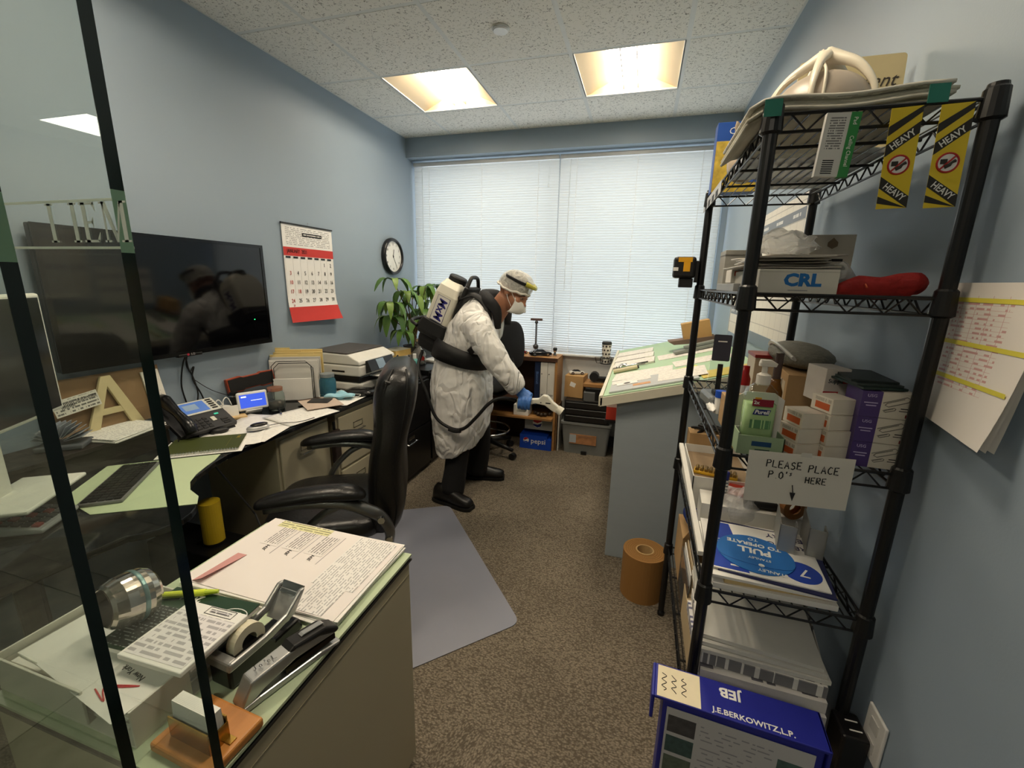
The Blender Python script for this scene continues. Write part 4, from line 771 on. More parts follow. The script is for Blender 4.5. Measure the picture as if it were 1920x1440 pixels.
# face details
def onhead(mb, name, m, **k):
    mb.v = [tuple(HM @ Vector(v)) for v in mb.v]; return mb.build(name, m, person, **k)
for s in (-1,1):
    onhead(ell(MB(),(.086,s*.036,.0),(.009,.013,.008)),'eye', mat('eye_white',(150,126,112),.3), smooth=True); onhead(ell(MB(),(.0935,s*.036,.0),(.003,.005,.006)),'pupil', mat('pupil',(30,20,16),.2), smooth=True)
    onhead(MB().tube([(.092,s*.018,.016),(.094,s*.036,.021),(.082,s*.056,.014)],[.003,.0045,.002],6,4),'eyebrow', mat('hair_black',(26,22,20),.8), smooth=True)
    onhead(MB().tube([(.095,s*.024,.006),(.096,s*.036,.009),(.088,s*.05,.004)],.002,6,4),'eyelid', skin, smooth=True)
h = MB(); h.lathe([(.100*math.cos(a),.032+.092*math.sin(a)) for a in [math.radians(-8+98*k/9) for k in range(10)]],(-.012,0,0),28,cap=(False,False),sy=.80); onhead(h,'hair', MATS['hair_black'], smooth=True)
def netm():
    m, n, l, b = newmat('hair_net_mesh'); b.inputs['Base Color'].default_value = lin((228,226,218)); b.inputs['Roughness'].default_value = .8
    tc = n.new('ShaderNodeTexCoord'); nz = n.new('ShaderNodeTexNoise'); nz.inputs['Scale'].default_value = 28; nz.inputs['Detail'].default_value = 4; nz.inputs['Distortion'].default_value = 1.2; l.new(tc.outputs['Object'], nz.inputs['Vector'])
    l.new(mth(n,l,'ADD', mth(n,l,'MULTIPLY', nz.outputs[0], .9), .08), b.inputs['Alpha'])
    bp = n.new('ShaderNodeBump'); bp.inputs['Strength'].default_value = .8; bp.inputs['Distance'].default_value = .01; l.new(nz.outputs[0], bp.inputs['Height']); l.new(bp.outputs[0], b.inputs['Normal']); return m
h = MB(); 
h.loft([[( -.008+(.112*math.cos(a)*(1+.03*math.sin(9*q)))*math.cos(q), (.092*math.cos(a)*(1+.03*math.sin(7*q)))*math.sin(q), .030+.106*math.sin(a)+.030*max(0,math.cos(q))*math.cos(a)) for q in [2*math.pi*k/32 for k in range(32)]] for a in [math.radians(-16+104*k/10) for k in range(11)]],(False,True)); onhead(h,'hair_net', netm(), smooth=True)
h = MB().tube([(-.008+.112*math.cos(q)*(1+.02*math.sin(14*q)), .092*math.sin(q)*(1+.02*math.sin(14*q)), .001+.032*max(0,math.cos(q))+.003*math.sin(11*q)) for q in [2*math.pi*k/56 for k in range(57)]],.007,6,cap=False); onhead(h,'hair_net_band', mat('net_band',(226,222,212),.8), smooth=True)
# mask: cup over nose and chin
mk = mat('mask_white',(232,230,224),.75,bump=.1,bscale=200)
h = MB().sheet(lambda u,v: ((lambda a,bb: (.050+.082*math.cos(a)*math.cos(bb), .064*math.sin(a), -.066+.052*math.sin(bb)))((u-.5)*2.7,(v-.5)*2.6)), 18, 14); onhead(h,'face_mask', mk, smooth=True, solid=.003)
onhead(MB().tube([(.131,-.012,-.066),(.136,0,-.066),(.131,.012,-.066)],.008,8,4),'mask_valve', mk)
for s in (-1,1):
    onhead(MB().tube([(.07,s*.066,-.03),(.03,s*.078,.0),(-.01,s*.084,.03)],.0018,5,4),'mask_strap', mk); onhead(MB().tube([(.062,s*.062,-.075),(.02,s*.078,-.04),(-.012,s*.086,.0)],.0018,5,4),'mask_strap', mk)
onhead(MB().tube([(.104*math.cos(q),.092*math.sin(q),+.078+.012*math.cos(q)) for q in [math.radians(-125+250*k/20) for k in range(21)]],.006,6,flat=2.2),'goggle_strap', BLACK, smooth=True)
onhead(MB().tube([(.108*math.cos(q)+.006,.088*math.sin(q),.092) for q in [math.radians(-48+96*k/12) for k in range(13)]],.017,8,flat=.7),'goggles', mat('goggle_yellow',(214,206,70),.15,trans=.4), smooth=True)
# hood of a dark jacket bunched behind the neck
hd = mat('black_hood',(24,24,26),.8,bump=.5,bscale=40)
MB().tube([(-.87,2.62,1.22),(-.875,2.60,1.33),(-.935,2.615,1.39),(-1.0,2.72,1.415),(-.95,2.85,1.41),(-.88,2.84,1.33),(-.86,2.80,1.23)],[.02,.032,.042,.046,.042,.032,.02],12,6).build('jacket_hood', hd, person, smooth=True)
# gown
def gownm():
    m, n, l, b = newmat('white_gown_fabric'); b.inputs['Base Color'].default_value = lin((232,230,226)); b.inputs['Roughness'].default_value = .6
    tc = n.new('ShaderNodeTexCoord'); mp = n.new('ShaderNodeMapping'); mp.inputs['Scale'].default_value = (1,1,.45); l.new(tc.outputs['Object'], mp.inputs[0])
    nz = n.new('ShaderNodeTexNoise'); nz.inputs['Scale'].default_value = 5.5; nz.inputs['Detail'].default_value = 2.5; nz.inputs['Distortion'].default_value = .5; l.new(mp.outputs[0], nz.inputs['Vector'])
    vo = n.new('ShaderNodeTexVoronoi'); vo.inputs['Scale'].default_value = 5; vo.feature = 'SMOOTH_F1'; l.new(mp.outputs[0], vo.inputs['Vector'])
    v2 = n.new('ShaderNodeTexVoronoi'); v2.feature = 'DISTANCE_TO_EDGE'; v2.inputs['Scale'].default_value = 6.5; nd = n.new('ShaderNodeVectorMath'); nd.operation = 'MULTIPLY_ADD'; l.new(nz.outputs['Color'], nd.inputs[0]); nd.inputs[1].default_value = (.35,.35,.35); l.new(mp.outputs[0], nd.inputs[2]); l.new(nd.outputs[0], v2.inputs['Vector'])
    cre = mth(n,l,'MULTIPLY', mth(n,l,'MINIMUM', v2.outputs[0], .12), 1.1)
    bp = n.new('ShaderNodeBump'); bp.inputs['Strength'].default_value = .9; bp.inputs['Distance'].default_value = .06; l.new(mth(n,l,'ADD', cre, mth(n,l,'ADD', mth(n,l,'MULTIPLY', mth(n,l,'ABSOLUTE', mth(n,l,'SUBTRACT', nz.outputs[0], .5)), -1.6), mth(n,l,'MULTIPLY', vo.outputs[0], .5))), bp.inputs['Height']); l.new(bp.outputs[0], b.inputs['Normal']); return m
g = MB()
hem = lambda c,s: .035*c+.05*s+.012*math.sin(5*math.atan2(s,c))
g.loft([tring(-1.165,.385,.15,.255,0,dz=hem),tring(-1.165,.50,.18,.26,0),tring(-1.16,.62,.20,.25,0),tring(-1.16,.78,.212,.238,0),tring(-1.162,.90,.20,.215,0),tring(-1.15,.98,.188,.205,8),tring(-1.125,1.07,.182,.208,18),tring(-1.075,1.16,.172,.22,27),tring(-1.03,1.235,.158,.228,33),tring(-.995,1.295,.135,.215,38),tring(-.965,1.345,.105,.165,42),tring(-.945,1.375,.07,.10,45)])
g.tube([(-1.0,2.60,1.27),(-.955,2.525,1.215),(-.89,2.49,1.12),(-.825,2.485,1.03),(-.765,2.495,.955),(-.72,2.505,.895),(-.69,2.512,.855)],[.085,.095,.088,.08,.075,.066,.052],16,4)
g.tube([(-1.0,2.84,1.27),(-1.05,2.93,1.20),(-1.11,2.98,1.06),(-1.13,2.98,.95),(-1.12,2.97,.88)],[.085,.092,.08,.066,.052],16,4)
go = g.build('gown', gownm(), person, remesh=.011, smoothit=3)
tx = bpy.data.textures.new('folds','CLOUDS'); tx.noise_scale = .11; tx.noise_depth = 3
q = go.modifiers.new('folds','DISPLACE'); q.texture = tx; q.strength = .028; q.mid_level = .5
# trousers, shoes, gloves
tr = mat('black_trousers',(15,15,17),.85,bump=.3,bscale=25)
for pts in ([(-1.14,2.63,.62),(-1.14,2.60,.42),(-1.15,2.565,.22),(-1.165,2.535,.07)],[(-1.10,2.85,.62),(-1.085,2.87,.42),(-1.10,2.90,.22),(-1.13,2.915,.07)]):
    MB().tube(pts,[.085,.08,.078,.084],16,5).build('trouser_leg', tr, person, smooth=True)
shm = mat('black_shoe',(20,18,17),.35); som = mat('shoe_sole',(12,12,12),.7)
def shoe(x, y, rz):
    s = [(-.145,.030,.085,.0),(-.12,.042,.115,0),(-.07,.046,.115,0),(-.01,.043,.098,0),(.05,.048,.078,0),(.10,.052,.066,0),(.14,.046,.058,0),(.165,.028,.045,0)]
    M = Matrix.Translation((x,y,0)) @ Matrix.Rotation(math.radians(rz),4,'Z')
    b = MB().loft([[(px, hw*math.cos(q), .02+hh*max(0,math.sin(q))**.8) if math.sin(q)>=0 else (px, hw*math.cos(q), .02) for q in [2*math.pi*k/16 for k in range(16)]] for px,hw,hh,_ in s]); b.v=[tuple(M@Vector(v)) for v in b.v]; o = b.build('shoe', shm, person, smooth=True)
    b = MB().loft([[(px*1.03, (hw+.004)*math.cos(q), z) for px,hw,_,_ in s for q in (0,)] + [(px*1.03, -(hw+.004), z) for px,hw,_,_ in reversed(s)] for z in (0.0,.024)]); b.v=[tuple(M@Vector(v)) for v in b.v]; b.build('sole', som, o)
    for k in range(3): b = MB().tube([(-.015+k*.028,-.03,.105-k*.012),(-.01+k*.028,0,.120-k*.012),(-.005+k*.028,.03,.105-k*.012)],.0025,5,4); b.v=[tuple(M@Vector(v)) for v in b.v]; b.build('lace', som, o)
shoe(-1.145,2.49,-12); shoe(-1.085,2.945,14)
gl = mat('blue_nitrile',(70,118,190),.42,bump=.5,bscale=35)
G0 = Vector((-.645,2.52,.775))     # grip centre; grip runs along +x, slightly down
b = MB().tube([(-.70,2.513,.868),(-.675,2.516,.838),(-.65,2.52,.817),(-.615,2.515,.806)],[.036,.036,.044,.036],12,4,flat=.75)
for k,(dx,L) in enumerate(((-.040,.9),(-.018,1.0),(.004,1.05),(.026,.95))):
    x = G0.x+dx; z = G0.z
    b.tube([(x+.006,2.515,z+.038),(x+.008,2.482,z+.03*L),(x+.006,2.474,z-.004),(x+.002,2.487,z-.030*L),(x-.002,2.512,z-.036)],[.0105,.0105,.0098,.009,.0075],9,4)
b.tube([(-.665,2.545,.82),(-.635,2.562,.795),(-.605,2.562,.772),(-.585,2.55,.765)],[.013,.0125,.011,.008],9,4)
b.build('glove', gl, person, remesh=.0045, smoothit=2)
b = MB().tube([(-1.12,2.97,.89),(-1.115,2.965,.84),(-1.105,2.96,.80)],[.034,.04,.036],12,4,flat=.7)
for k in range(4): b.tube([(-1.135+k*.02,2.96,.80),(-1.13+k*.02,2.955,.765),(-1.115+k*.018,2.95,.74)],[.0105,.0098,.008],8,4)
b.tube([(-1.095,2.955,.83),(-1.07,2.945,.80),(-1.06,2.94,.775)],[.0125,.011,.008],8,4); b.build('glove', gl, person, remesh=.0045, smoothit=2)
# ---- sprayer
t = thing('backpack_sprayer','white tank backpack sprayer with black harness and hose worn by the person','sprayer',(-1.30,2.70,1.20), rot=(0,24,0))
tank = mat('tank_white',(226,222,206),.4,var=.02); bp_ = mat('harness_black',(18,18,19),.55)
def rr(x0,x1,hy,z,n=6,r=.03): return [(a,b,z) for a,b in mround([(x0,-hy),(x1,-hy),(x1,hy),(x0,hy)],r)]
MB().loft([rr(-.075,.07,.12,0),rr(-.085,.078,.135,.03),rr(-.085,.078,.14,.10),rr(-.083,.078,.14,.24),rr(-.078,.06,.125,.29),rr(-.07,.035,.085,.325)]).build('tank', tank, t, smooth=False, bev=.004)
MB().lathe([(.001,.318),(.062,.318),(.062,.352),(.055,.36),(.001,.36)],(-.018,0,0),24).build('cap', bp_, t)
lb = MB().bx(-.048,.042,-.1422,-.1412,.055,.225).build('label_plate', mat('label_white',(225,222,215),.5), t); fr = MB(); 
for a in ((-.048,.042,.055,.057),(-.048,.042,.223,.225),(-.048,-.046,.055,.225),(.04,.042,.055,.225)): fr.bx(a[0],a[1],-.1428,-.1421,a[2],a[3])
navy = mat('navy_print',(44,40,120),.5); fr.build('label_border', navy, lb); text('MxM', .082, navy, lb, (-.002,-.1428,.14), (90,90,0), sx=.85, shear=.15, bold=.0015, name='label_lettering')
MB().loft([rr(-.10,.09,.15,-.06),rr(-.115,.10,.165,-.03),rr(-.10,.095,.155,.05)]).build('base_cup', bp_, t, bev=.006)
MB().loft([rr(-.08,.09,.12,-.16),rr(-.09,.10,.13,-.10),rr(-.09,.10,.13,-.055)]).build('motor_housing', bp_, t, bev=.008)
MB().tube([(-.10,-.17,-.02),(-.165,-.13,-.02),(-.185,0,-.02),(-.165,.13,-.02),(-.10,.17,-.02)],.012,8,5).build('guard_ring', bp_, t, smooth=True)
MB().bx(.085,.115,-.12,.12,-.14,.34).build('back_plate', bp_, t, bev=.01); MB().tube([(.10,-.10,.33),(.085,-.06,.39),(.08,0,.40),(.085,.06,.39),(.10,.10,.33)],.013,8,5).build('carry_handle', bp_, t, smooth=True)
IM = (Matrix.Translation((-1.30,2.70,1.20)) @ Matrix.Rotation(math.radians(24),4,'Y')).inverted()
def inw(mb): mb.v = [tuple(IM @ Vector(v)) for v in mb.v]; return mb
for s in (-1,1):
    y = PY0+s*.13; inw(MB().tube([(-1.13,y,1.40),(-1.03,y-s*.01,1.425),(-.945,y,1.36),(-.915,y+s*.03,1.25),(-.955,y+s*.07,1.14),(-1.02,y+s*.085,1.07)],.022,8,5,flat=.4)).build('shoulder_strap', bp_, t, smooth=True)
inw(MB().loft([tring(-1.155,.985,.205,.225,14),tring(-1.14,1.035,.204,.227,16),tring(-1.12,1.10,.200,.232,20)],(False,False))).build('waist_belt', bp_, t, smooth=True, solid=.012)
inw(MB().tube([(-1.38,2.56,1.05),(-1.36,2.46,.95),(-1.29,2.43,.80),(-1.225,2.43,.64),(-1.12,2.435,.575),(-1.03,2.435,.585),(-.945,2.44,.67),(-.87,2.45,.76),(-.80,2.475,.80),(-.71,2.52,.785)],.011,8,6)).build('hose', bp_, t, smooth=True)
inw(MB().tube([(-1.13,2.425,.575),(-1.09,2.425,.565),(-1.05,2.425,.572)],.016,8,4)).build('hose_clip', bp_, t)
gw = mat('gun_white',(228,224,208),.35)
gun = inw(MB().prism([(-.70,.80),(-.60,.806),(-.56,.812),(-.535,.838),(-.505,.834),(-.47,.797),(-.425,.765),(-.44,.728),(-.475,.742),(-.52,.772),(-.58,.778),(-.64,.758),(-.70,.762)],-.018,.018,Matrix.Translation((0,2.52,0))@Matrix.Rotation(math.pi/2,4,'X'))).build('spray_gun', gw, t, bev=.007, seg=3)
inw(MB().cyl((-.445,2.52,.757),(-.415,2.52,.737),.024,.029,n=18)).build('nozzle', gw, gun); inw(MB().bx(-.705,-.64,2.503,2.537,.715,.765)).build('battery_grip', gw, gun, bev=.006)
inw(MB().bx(-.515,-.485,2.5005,2.502,.787,.793)).build('gun_print', INK, gun); inw(MB().cyl((-.545,2.5005,.79),(-.545,2.503,.79),.004,n=10)).build('gun_screw', INK, gun)
# ================================================================ wire shelf contents
Z1,Z2,Z3,Z4,Z5 = [z+.0022 for z in LV]
def bxt(name, label, cat, x0,x1,y0,y1,z0,z1, m, rz=0, group=None, part='carton', bev=.0015):
    t = thing(name, label, cat, ((x0+x1)/2,(y0+y1)/2,z0), rz, group); w,d = (x1-x0)/2,(y1-y0)/2
    MB().bx(-w,w,-d,d,0,z1-z0).build(part, m, t, bev=bev); return t
newsm = printed('newsprint',(206,202,188),(120,116,110),.006,.55,60,None,.4)
newse = mat('newsprint_edge',(196,192,176),.85,var=.45,scale=30,stretch=(1,.3,4))
# -- top level: newspapers, ribbed dome, sign
for k in range(5):
    z = Z1+k*.0066; rnd = random.Random(k+3); dx = rnd.uniform(-.015,.012); dy = rnd.uniform(-.012,.018)
    def fn(u,v,z=z,dx=dx,dy=dy,k=k):
        x = .178+dx+.325*u; y = 1.048+dy*.6+.31*v; droop = -.020*max(0,(.215-x)/.05)**2 + .004*u*u*(1-v)
        return (x,y,z+.004+max(droop,-.03)+.003*math.sin(9*u))
    o = MB().sheet(fn,14,6).build('newspaper', newse if k < 4 else newsm, None, smooth=True, solid=.0058); tag(o,['lowest','second lowest','middle','second highest','topmost'][k]+' folded newspaper in the stack on the top shelf under the grey dome','newspaper','newspapers on the top shelf')
for k,(x,y,rz) in enumerate(((.205,1.008,4),(.46,1.012,-6))):
    o = MB().sheet(lambda u,v: ((u-.5)*.03,-.002*v,-.03*v),3,4).build('teal_tag', mat('teal_tag',(40,120,104),.6), None, solid=.001); o.location=(x,y,Z1+.022-.004*(k==0)); tag(o,'teal paper tag hanging from the newspaper stack, '+('left' if k==0 else 'right')+' one','tag')
t = thing('ribbed_dome','grey dome cover with white arched ribs on top of the newspapers','dome',(.335,1.215,Z1+.04),10)
MB().lathe([(.098*math.cos(a),.088*math.sin(a)) for a in [math.radians(90*k/10) for k in range(10)]]+[(.001,.0881)],n=36,sy=1.1).build('shell', mat('dome_grey',(172,160,146),.35), t, smooth=True)
wr = mat('dome_white',(232,224,204),.35)
for k in range(5):
    a = math.radians(72*k+18); c,s = math.cos(a),math.sin(a)
    MB().tube([(.104*c,.112*s,.0),(.098*c,.106*s,.038),(.066*c,.072*s,.084),(.024*c,.026*s,.112),(.0,.0,.124)],[.003,.004,.006,.009,.012],8,5,flat=1.5).build('rib', wr, t, smooth=True)
    a2 = a+math.radians(12); MB().tube([(.103*math.cos(a2),.111*math.sin(a2),.0),(.083*math.cos(a2),.09*math.sin(a2),.062),(.04*c,.044*s,.100)],.003,6,5).build('rib_strut', wr, t, smooth=True)
t = thing('script_sign','cream plaque with flowing script lettering behind the grey dome','sign',(.452,1.40,Z1+.0145), rot=(84,0,0)); MB().prism(mround([(-.115,0),(.115,0),(.115,.225),(-.115,.225)],.01),-.008,0).build('plaque', mat('antique_cream',(206,190,146),.6,var=.15,scale=9), t); text('ment', .044, mat('sepia_ink',(60,52,44),.6), t, (.055,.165,.0006), shear=.35, sx=.95)
t = bxt('cereal_box','blue and yellow snack box standing at the far end of the top shelf','box',.20,.345,1.785,1.845,Z1,Z1+.225, mat('snack_blue',(40,84,170),.4)); 
MB().bx(-.071,.071,-.0312,-.0304,.0,.165).build('popcorn_picture', mat('popcorn_yellow',(220,176,70),.5,var=.7,scale=45), t); text('COO', .03, mat('snack_white',(225,230,238),.5), t, (.0,-.031,.195),(90,0,0)); MB().prism([(.02,.03),(.072,.03),(.072,.14),(.045,.135),(.03,.11),(.012,.095),(.018,.06)],-.0005,.0005,Matrix.Translation((0,-.0318,0))@Matrix.Rotation(math.pi/2,4,'X')).build('blue_burst', MATS['snack_blue'], t)
t = thing('snack_bag','clear bag of pale snacks beside the blue snack box on the top shelf','bag',(.275,1.66,Z1)); ell(MB(),(0,0,.06),(.05,.05,.06)).build('bag', mat('bag_film',(225,205,180),.25,trans=.25,bump=.8,bscale=30), t, smooth=True); MB().tube([(-.02,0,.115),(-.035,-.005,.16),(-.03,0,.18)],[.012,.006,.012],8,4,flat=.4).build('twisted_end', MATS['bag_film'], t)
for k,(y0,y1,m,lb) in enumerate(((1.36,1.60,mat('poly_grey',(170,168,166),.3,var=.2,scale=12),'grey plastic-wrapped flat pack lying on the top shelf behind the newspapers'),(1.60,1.77,mat('board_white',(206,206,204),.6),'pale flat board lying on the top shelf beside the snack bag'))):
    bxt('flat_pack', lb, 'pack', .345 if k else .225,.54,y0,y1,Z1,Z1+.014,m, part='wrap')
t = thing('ceiling_carton_panel','white and green carton panel hung beneath the front of the top shelf','carton',(.318,1.012,Z1-.068), rot=(90,3,0)); MB().bx(-.027,.027,-.055,.052,0,.012).build('panel', printed('carton_text',(214,212,206),(90,90,90),.0042,.6,300,(-.02,.005,-.01,.045),.55), t); MB().bx(.011,.0275,-.0555,.0525,.0,.0126).build('green_band', mat('band_green',(52,140,70),.5), t); text('Ceiling Channel', .009, WHITE, t, (.0195,-.012,.0128),(0,0,-90), sx=.9); text('Pad', .009, WHITE, t, (.0195,.038,.0128),(0,0,-90)); q=MB(); [q.bx(-.018,.0,-.05+i*.0036,-.0482+i*.0036,.012,.0123) for i in range(7)]; q.build('barcode', INK, t)
# -- hazard tags
yel, hzk = mat('hazard_yellow',(226,196,40),.5,var=.02), mat('hazard_black',(38,34,26),.5)
def heavy(x, tilt, lb):
    t = thing('heavy_tag', lb, 'tag', (x,1.008,Z1-.012), rot=(90,tilt,0), group='hazard tags')
    w, h = .0235, .168
    MB().bx(-w,w,-h,0,-.0005,0).build('card', yel, t)
    def clip(poly):   # clip to card width
        return [(max(-w,min(w,x)),y) for x,y in poly]
    for (ya,yb) in ((-.006,-.022),(-.036,-.056)):                # upper stripes rise to the right
        MB().prism([(-w,ya-.024),(w,ya+.012 if ya+.012<0 else 0),(w,yb+.012),(-w,yb-.024)],0,.0004).build('stripe', hzk, t)
    for (ya,yb) in ((-.112,-.132),(-.146,-.158)):
        MB().prism([(-w,ya),(w,max(-h,ya-.036)),(w,max(-h,yb-.036)),(-w,max(-h,yb))],0,.0004).build('stripe', hzk, t)
    text('HEAVY', .0155, WHITE, t, (.0,-.053,.0006),(0,0,37), sx=.85, bold=.0002); text('HEAVY', .0155, WHITE, t, (.0,-.140,.0006),(0,0,-37), sx=.85, bold=.0002)
    MB().lathe([(.001,0),(.0145,0),(.0145,.0004)],(0,-.094,.0002),24).build('sign_disc', WHITE, t)
    MB().tube([(.0155*math.cos(2*math.pi*i/24),-.094+.0155*math.sin(2*math.pi*i/24),.0006) for i in range(25)],.0016,6,cap=False).build('red_ring', mat('ban_red',(176,40,34),.5), t)
    MB().bx(-.011,-.001,-.096,-.088,.0006,.001).build('crate_symbol', hzk, t); MB().tube([(-.004,-.101,.0008),(.003,-.098,.0008),(.006,-.094,.0008),(.0105,-.0915,.0008)],[.0035,.003,.002,.003],6).build('hand_symbol', hzk, t); MB().box((0,-.094,.0014),(.029,.0028,.0004),(0,0,45)).build('red_bar', MATS['ban_red'], t)
heavy(.418,-2,'yellow and black hazard tag on the left, hanging from the top shelf'); heavy(.490,-2,'yellow and black hazard tag on the right, hanging from the top shelf')
t = thing('price_strip','white barcode label strip clipped along the left edge of the top shelf','label strip',(.200,1.73,Z1-.03), rot=(90,0,-90)); MB().bx(-.2,.2,-.018,.02,0,.001).build('strip', mat('strip_grey',(200,202,204),.5), t)
for k,x in enumerate((-.15,-.07,.02,.1)): MB().bx(x,x+.05,-.016,.004,.001,.0016).build('barcode', mat('strip_black',(30,30,32),.6), t); 
# -- second level
t = bxt('branded_carton','low white carton with blue CRL lettering on the second shelf','box',.232,.378,1.045,1.33,Z2,Z2+.05, mat('carton_white',(212,208,196),.7)); text('CRL', .034, mat('crl_blue',(30,110,180),.5), t, (.008,-.1428,.027),(90,0,0), sx=1.1, bold=.0016, name='logo'); MB().bx(-.016,.02,-.1428,-.1426,.006,.008).build('small_print', mat('small_grey',(150,150,150),.6), t); MB().bx(-.073,.073,-.1428,-.1422,.044,.0445).build('lid_seam', mat('seam_grey',(120,116,108),.7), t)
for k in range(6):
    rnd = random.Random(k); t = thing('plastic_envelope',['lowest','second','third','fourth','fifth','topmost'][k]+' grey translucent envelope of the heap on the white carton'+('' if k in (0,5) else ', counted from below'),'envelope',(.30+rnd.uniform(-.015,.02),1.17+rnd.uniform(-.02,.03),Z2+.052+k*.005),rnd.uniform(-14,14),'plastic envelopes on the carton')
    MB().sheet(lambda u,v,k=k: ((u-.5)*.15,(v-.5)*.24,.002+.002*math.sin(7*u+k)*math.sin(5*v)+.006*max(0,u-.7)),8,8).build('film', mat('env_grey',(176,170,160),.35,var=.12), t, smooth=True, solid=.003)
def crumple(name, label, cat, loc, s, m, seed, amp=.3, n=16, mm=10, group=None):
    rnd = random.Random(seed); b = ell(MB(),(0,0,s[2]),s,None,n,mm); b.v = [(x*(1+amp*rnd.uniform(-1,1)),y*(1+amp*rnd.uniform(-1,1)),max(0,z*(1+amp*rnd.uniform(-1,1)))) for x,y,z in b.v]
    t = thing(name, label, cat, loc, 0, group); b.build('film' if 'bag' in name else 'body', m, t, smooth=False, sub=1); return t
film = thin('poly_bag_film',(.86,.86,.86),1.6)
crumple('plastic_bag','crumpled clear plastic bag on top of the envelope heap','bag',(.315,1.20,Z2+.083),(.065,.06,.026),mat('crinkle_film',(222,222,220),.15,alpha=.45),4,.5)
crumple('plastic_bag','clear plastic bag slumped right of the white carton','bag',(.41,1.20,Z2),(.045,.08,.034),MATS['crinkle_film'],9,.3)
t = bxt('product_carton','white product carton with a dark crest standing at the back of the second shelf','box',.43,.535,1.42,1.53,Z2,Z2+.155, mat('product_grey',(196,190,178),.6)); MB().prism([(-.012,.125),(0,.118),(.012,.125),(.012,.135),(0,.147),(-.012,.135)],-.0004,.0004,Matrix.Translation((0,-.0556,0))@Matrix.Rotation(math.pi/2,4,'X')).build('crest', mat('crest_brown',(120,104,84),.6), t); MB().bx(-.03,.03,-.0556,-.0552,.085,.092).build('brand_line', INK, t); MB().bx(-.035,.035,-.0556,-.0552,.03,.07).build('label_panel', printed('product_label',(170,166,156),(90,88,84),.008,.6,150,None,.4), t)
t = bxt('grey_device_box','grey electronics box with a dark panel at the back left of the second shelf','box',.242,.345,1.56,1.66,Z2,Z2+.125, mat('device_grey',(160,158,150),.5)); MB().bx(-.012,.045,-.0508,-.0502,.015,.085).build('dark_panel', mat('panel_dark',(90,90,92),.5), t); MB().bx(-.052,.052,-.051,.051,.108,.112).build('lid_line', mat('lid_dark',(110,108,102),.5), t)
t = bxt('small_white_box','small white box with a red label on a grey tray, second shelf','box',.222,.268,1.30,1.38,Z2+.022,Z2+.056, mat('small_box_white',(220,214,204),.6)); MB().bx(-.016,.016,-.0405,-.0401,.018,.03).build('red_label', mat('label_red',(196,74,50),.6), t)
bxt('grey_tray','flat grey tray under the small white box','tray',.216,.30,1.22,1.48,Z2,Z2+.020, mat('flat_grey',(150,152,152),.5), part='tray')
t = thing('red_mesh_bag','red mesh bundle lying at the front right of the second shelf','bundle',(.464,1.09,Z2)); rm = mat('red_mesh',(160,36,34),.7,var=.3,scale=60,bump=1,bscale=70)
MB().tube([(-.075,-.01,.012),(-.04,.0,.017),(-.005,-.005,.015),(.03,.005,.019),(.06,.0,.02),(.075,0,.012)],[.008,.018,.0175,.021,.022,.008],12,6,flat=1.5).build('mesh', rm, t, smooth=True); MB().tube([(-.03,.033,.016),(-.032,0,.036),(-.03,-.03,.016)],.002,5,5).build('tie', mat('tie_orange',(210,90,50),.5), t)
bxt('black_flat_box','flat black box behind the red mesh bundle','box',.40,.535,1.14,1.34,Z2,Z2+.034, mat('flat_black',(28,26,27),.5), rz=6)
t = thing('laser_level','black and yellow laser level mounted on the far post of the shelf','laser level',(.150,1.845,Z2+.005)); MB().bx(-.045,.035,-.03,.03,.035,.115).build('body', mat('tool_black',(26,26,27),.45), t, bev=.01); MB().bx(-.030,.02,-.0315,-.029,.095,.112).build('yellow_panel', mat('tool_yellow',(226,164,30),.45), t); MB().bx(-.01,.014,-.0315,-.029,.06,.096).build('yellow_panel', MATS['tool_yellow'], t); MB().bx(-.046,-.028,-.032,-.0295,.062,.075).build('label', WHITE, t); MB().bx(-.02,.03,-.022,.022,.0,.035).build('mount', MATS['tool_black'], t, bev=.003); MB().bx(.035,.046,-.02,.02,.02,.10).build('post_clamp', MATS['tool_black'], t)
# -- third level
t = thing('hand_sanitizer','clear pump bottle of green hand sanitizer with a Purell label on the third shelf','bottle',(.278,1.072,Z3+.032)); 
def bot(h0,h1,sc=1): return [[(a*sc,b*sc,z) for a,b in mround([(-w,-d),(w,-d),(w,d),(-w,d)],.012)] for w,d,z in h1]
body = [(.030,.020,.0),(.0335,.023,.006),(.0335,.023,.098),(.030,.021,.115),(.018,.015,.128),(.0125,.0125,.132)]
MB().loft(bot(0,body)).build('bottle', thin('bottle_film',(.93,.96,.93),1.4), t, smooth=True)
MB().loft([[(a*.94,b*.94,z) for a,b in mround([(-w,-d),(w,-d),(w,d),(-w,d)],.012)] for w,d,z in ((.03,.02,.003),(.0335,.023,.01),(.0335,.023,.085))]).build('gel', mat('gel_green',(190,220,160),.15,trans=.35,ior=1.35,var=.04), t, smooth=True)
lw = mat('pump_white',(226,220,208),.4)
MB().lathe([(.0135,.128),(.0145,.13),(.0145,.150),(.010,.153),(.006,.155),(.006,.172),(.001,.172)],n=20,cap=(False,True)).build('pump_collar', lw, t); MB().loft([rr(-.013,.022,.007,.170,r=.005),rr(-.013,.024,.0075,.177,r=.005),rr(-.011,.012,.007,.184,r=.005)]).build('pump_head', lw, t)
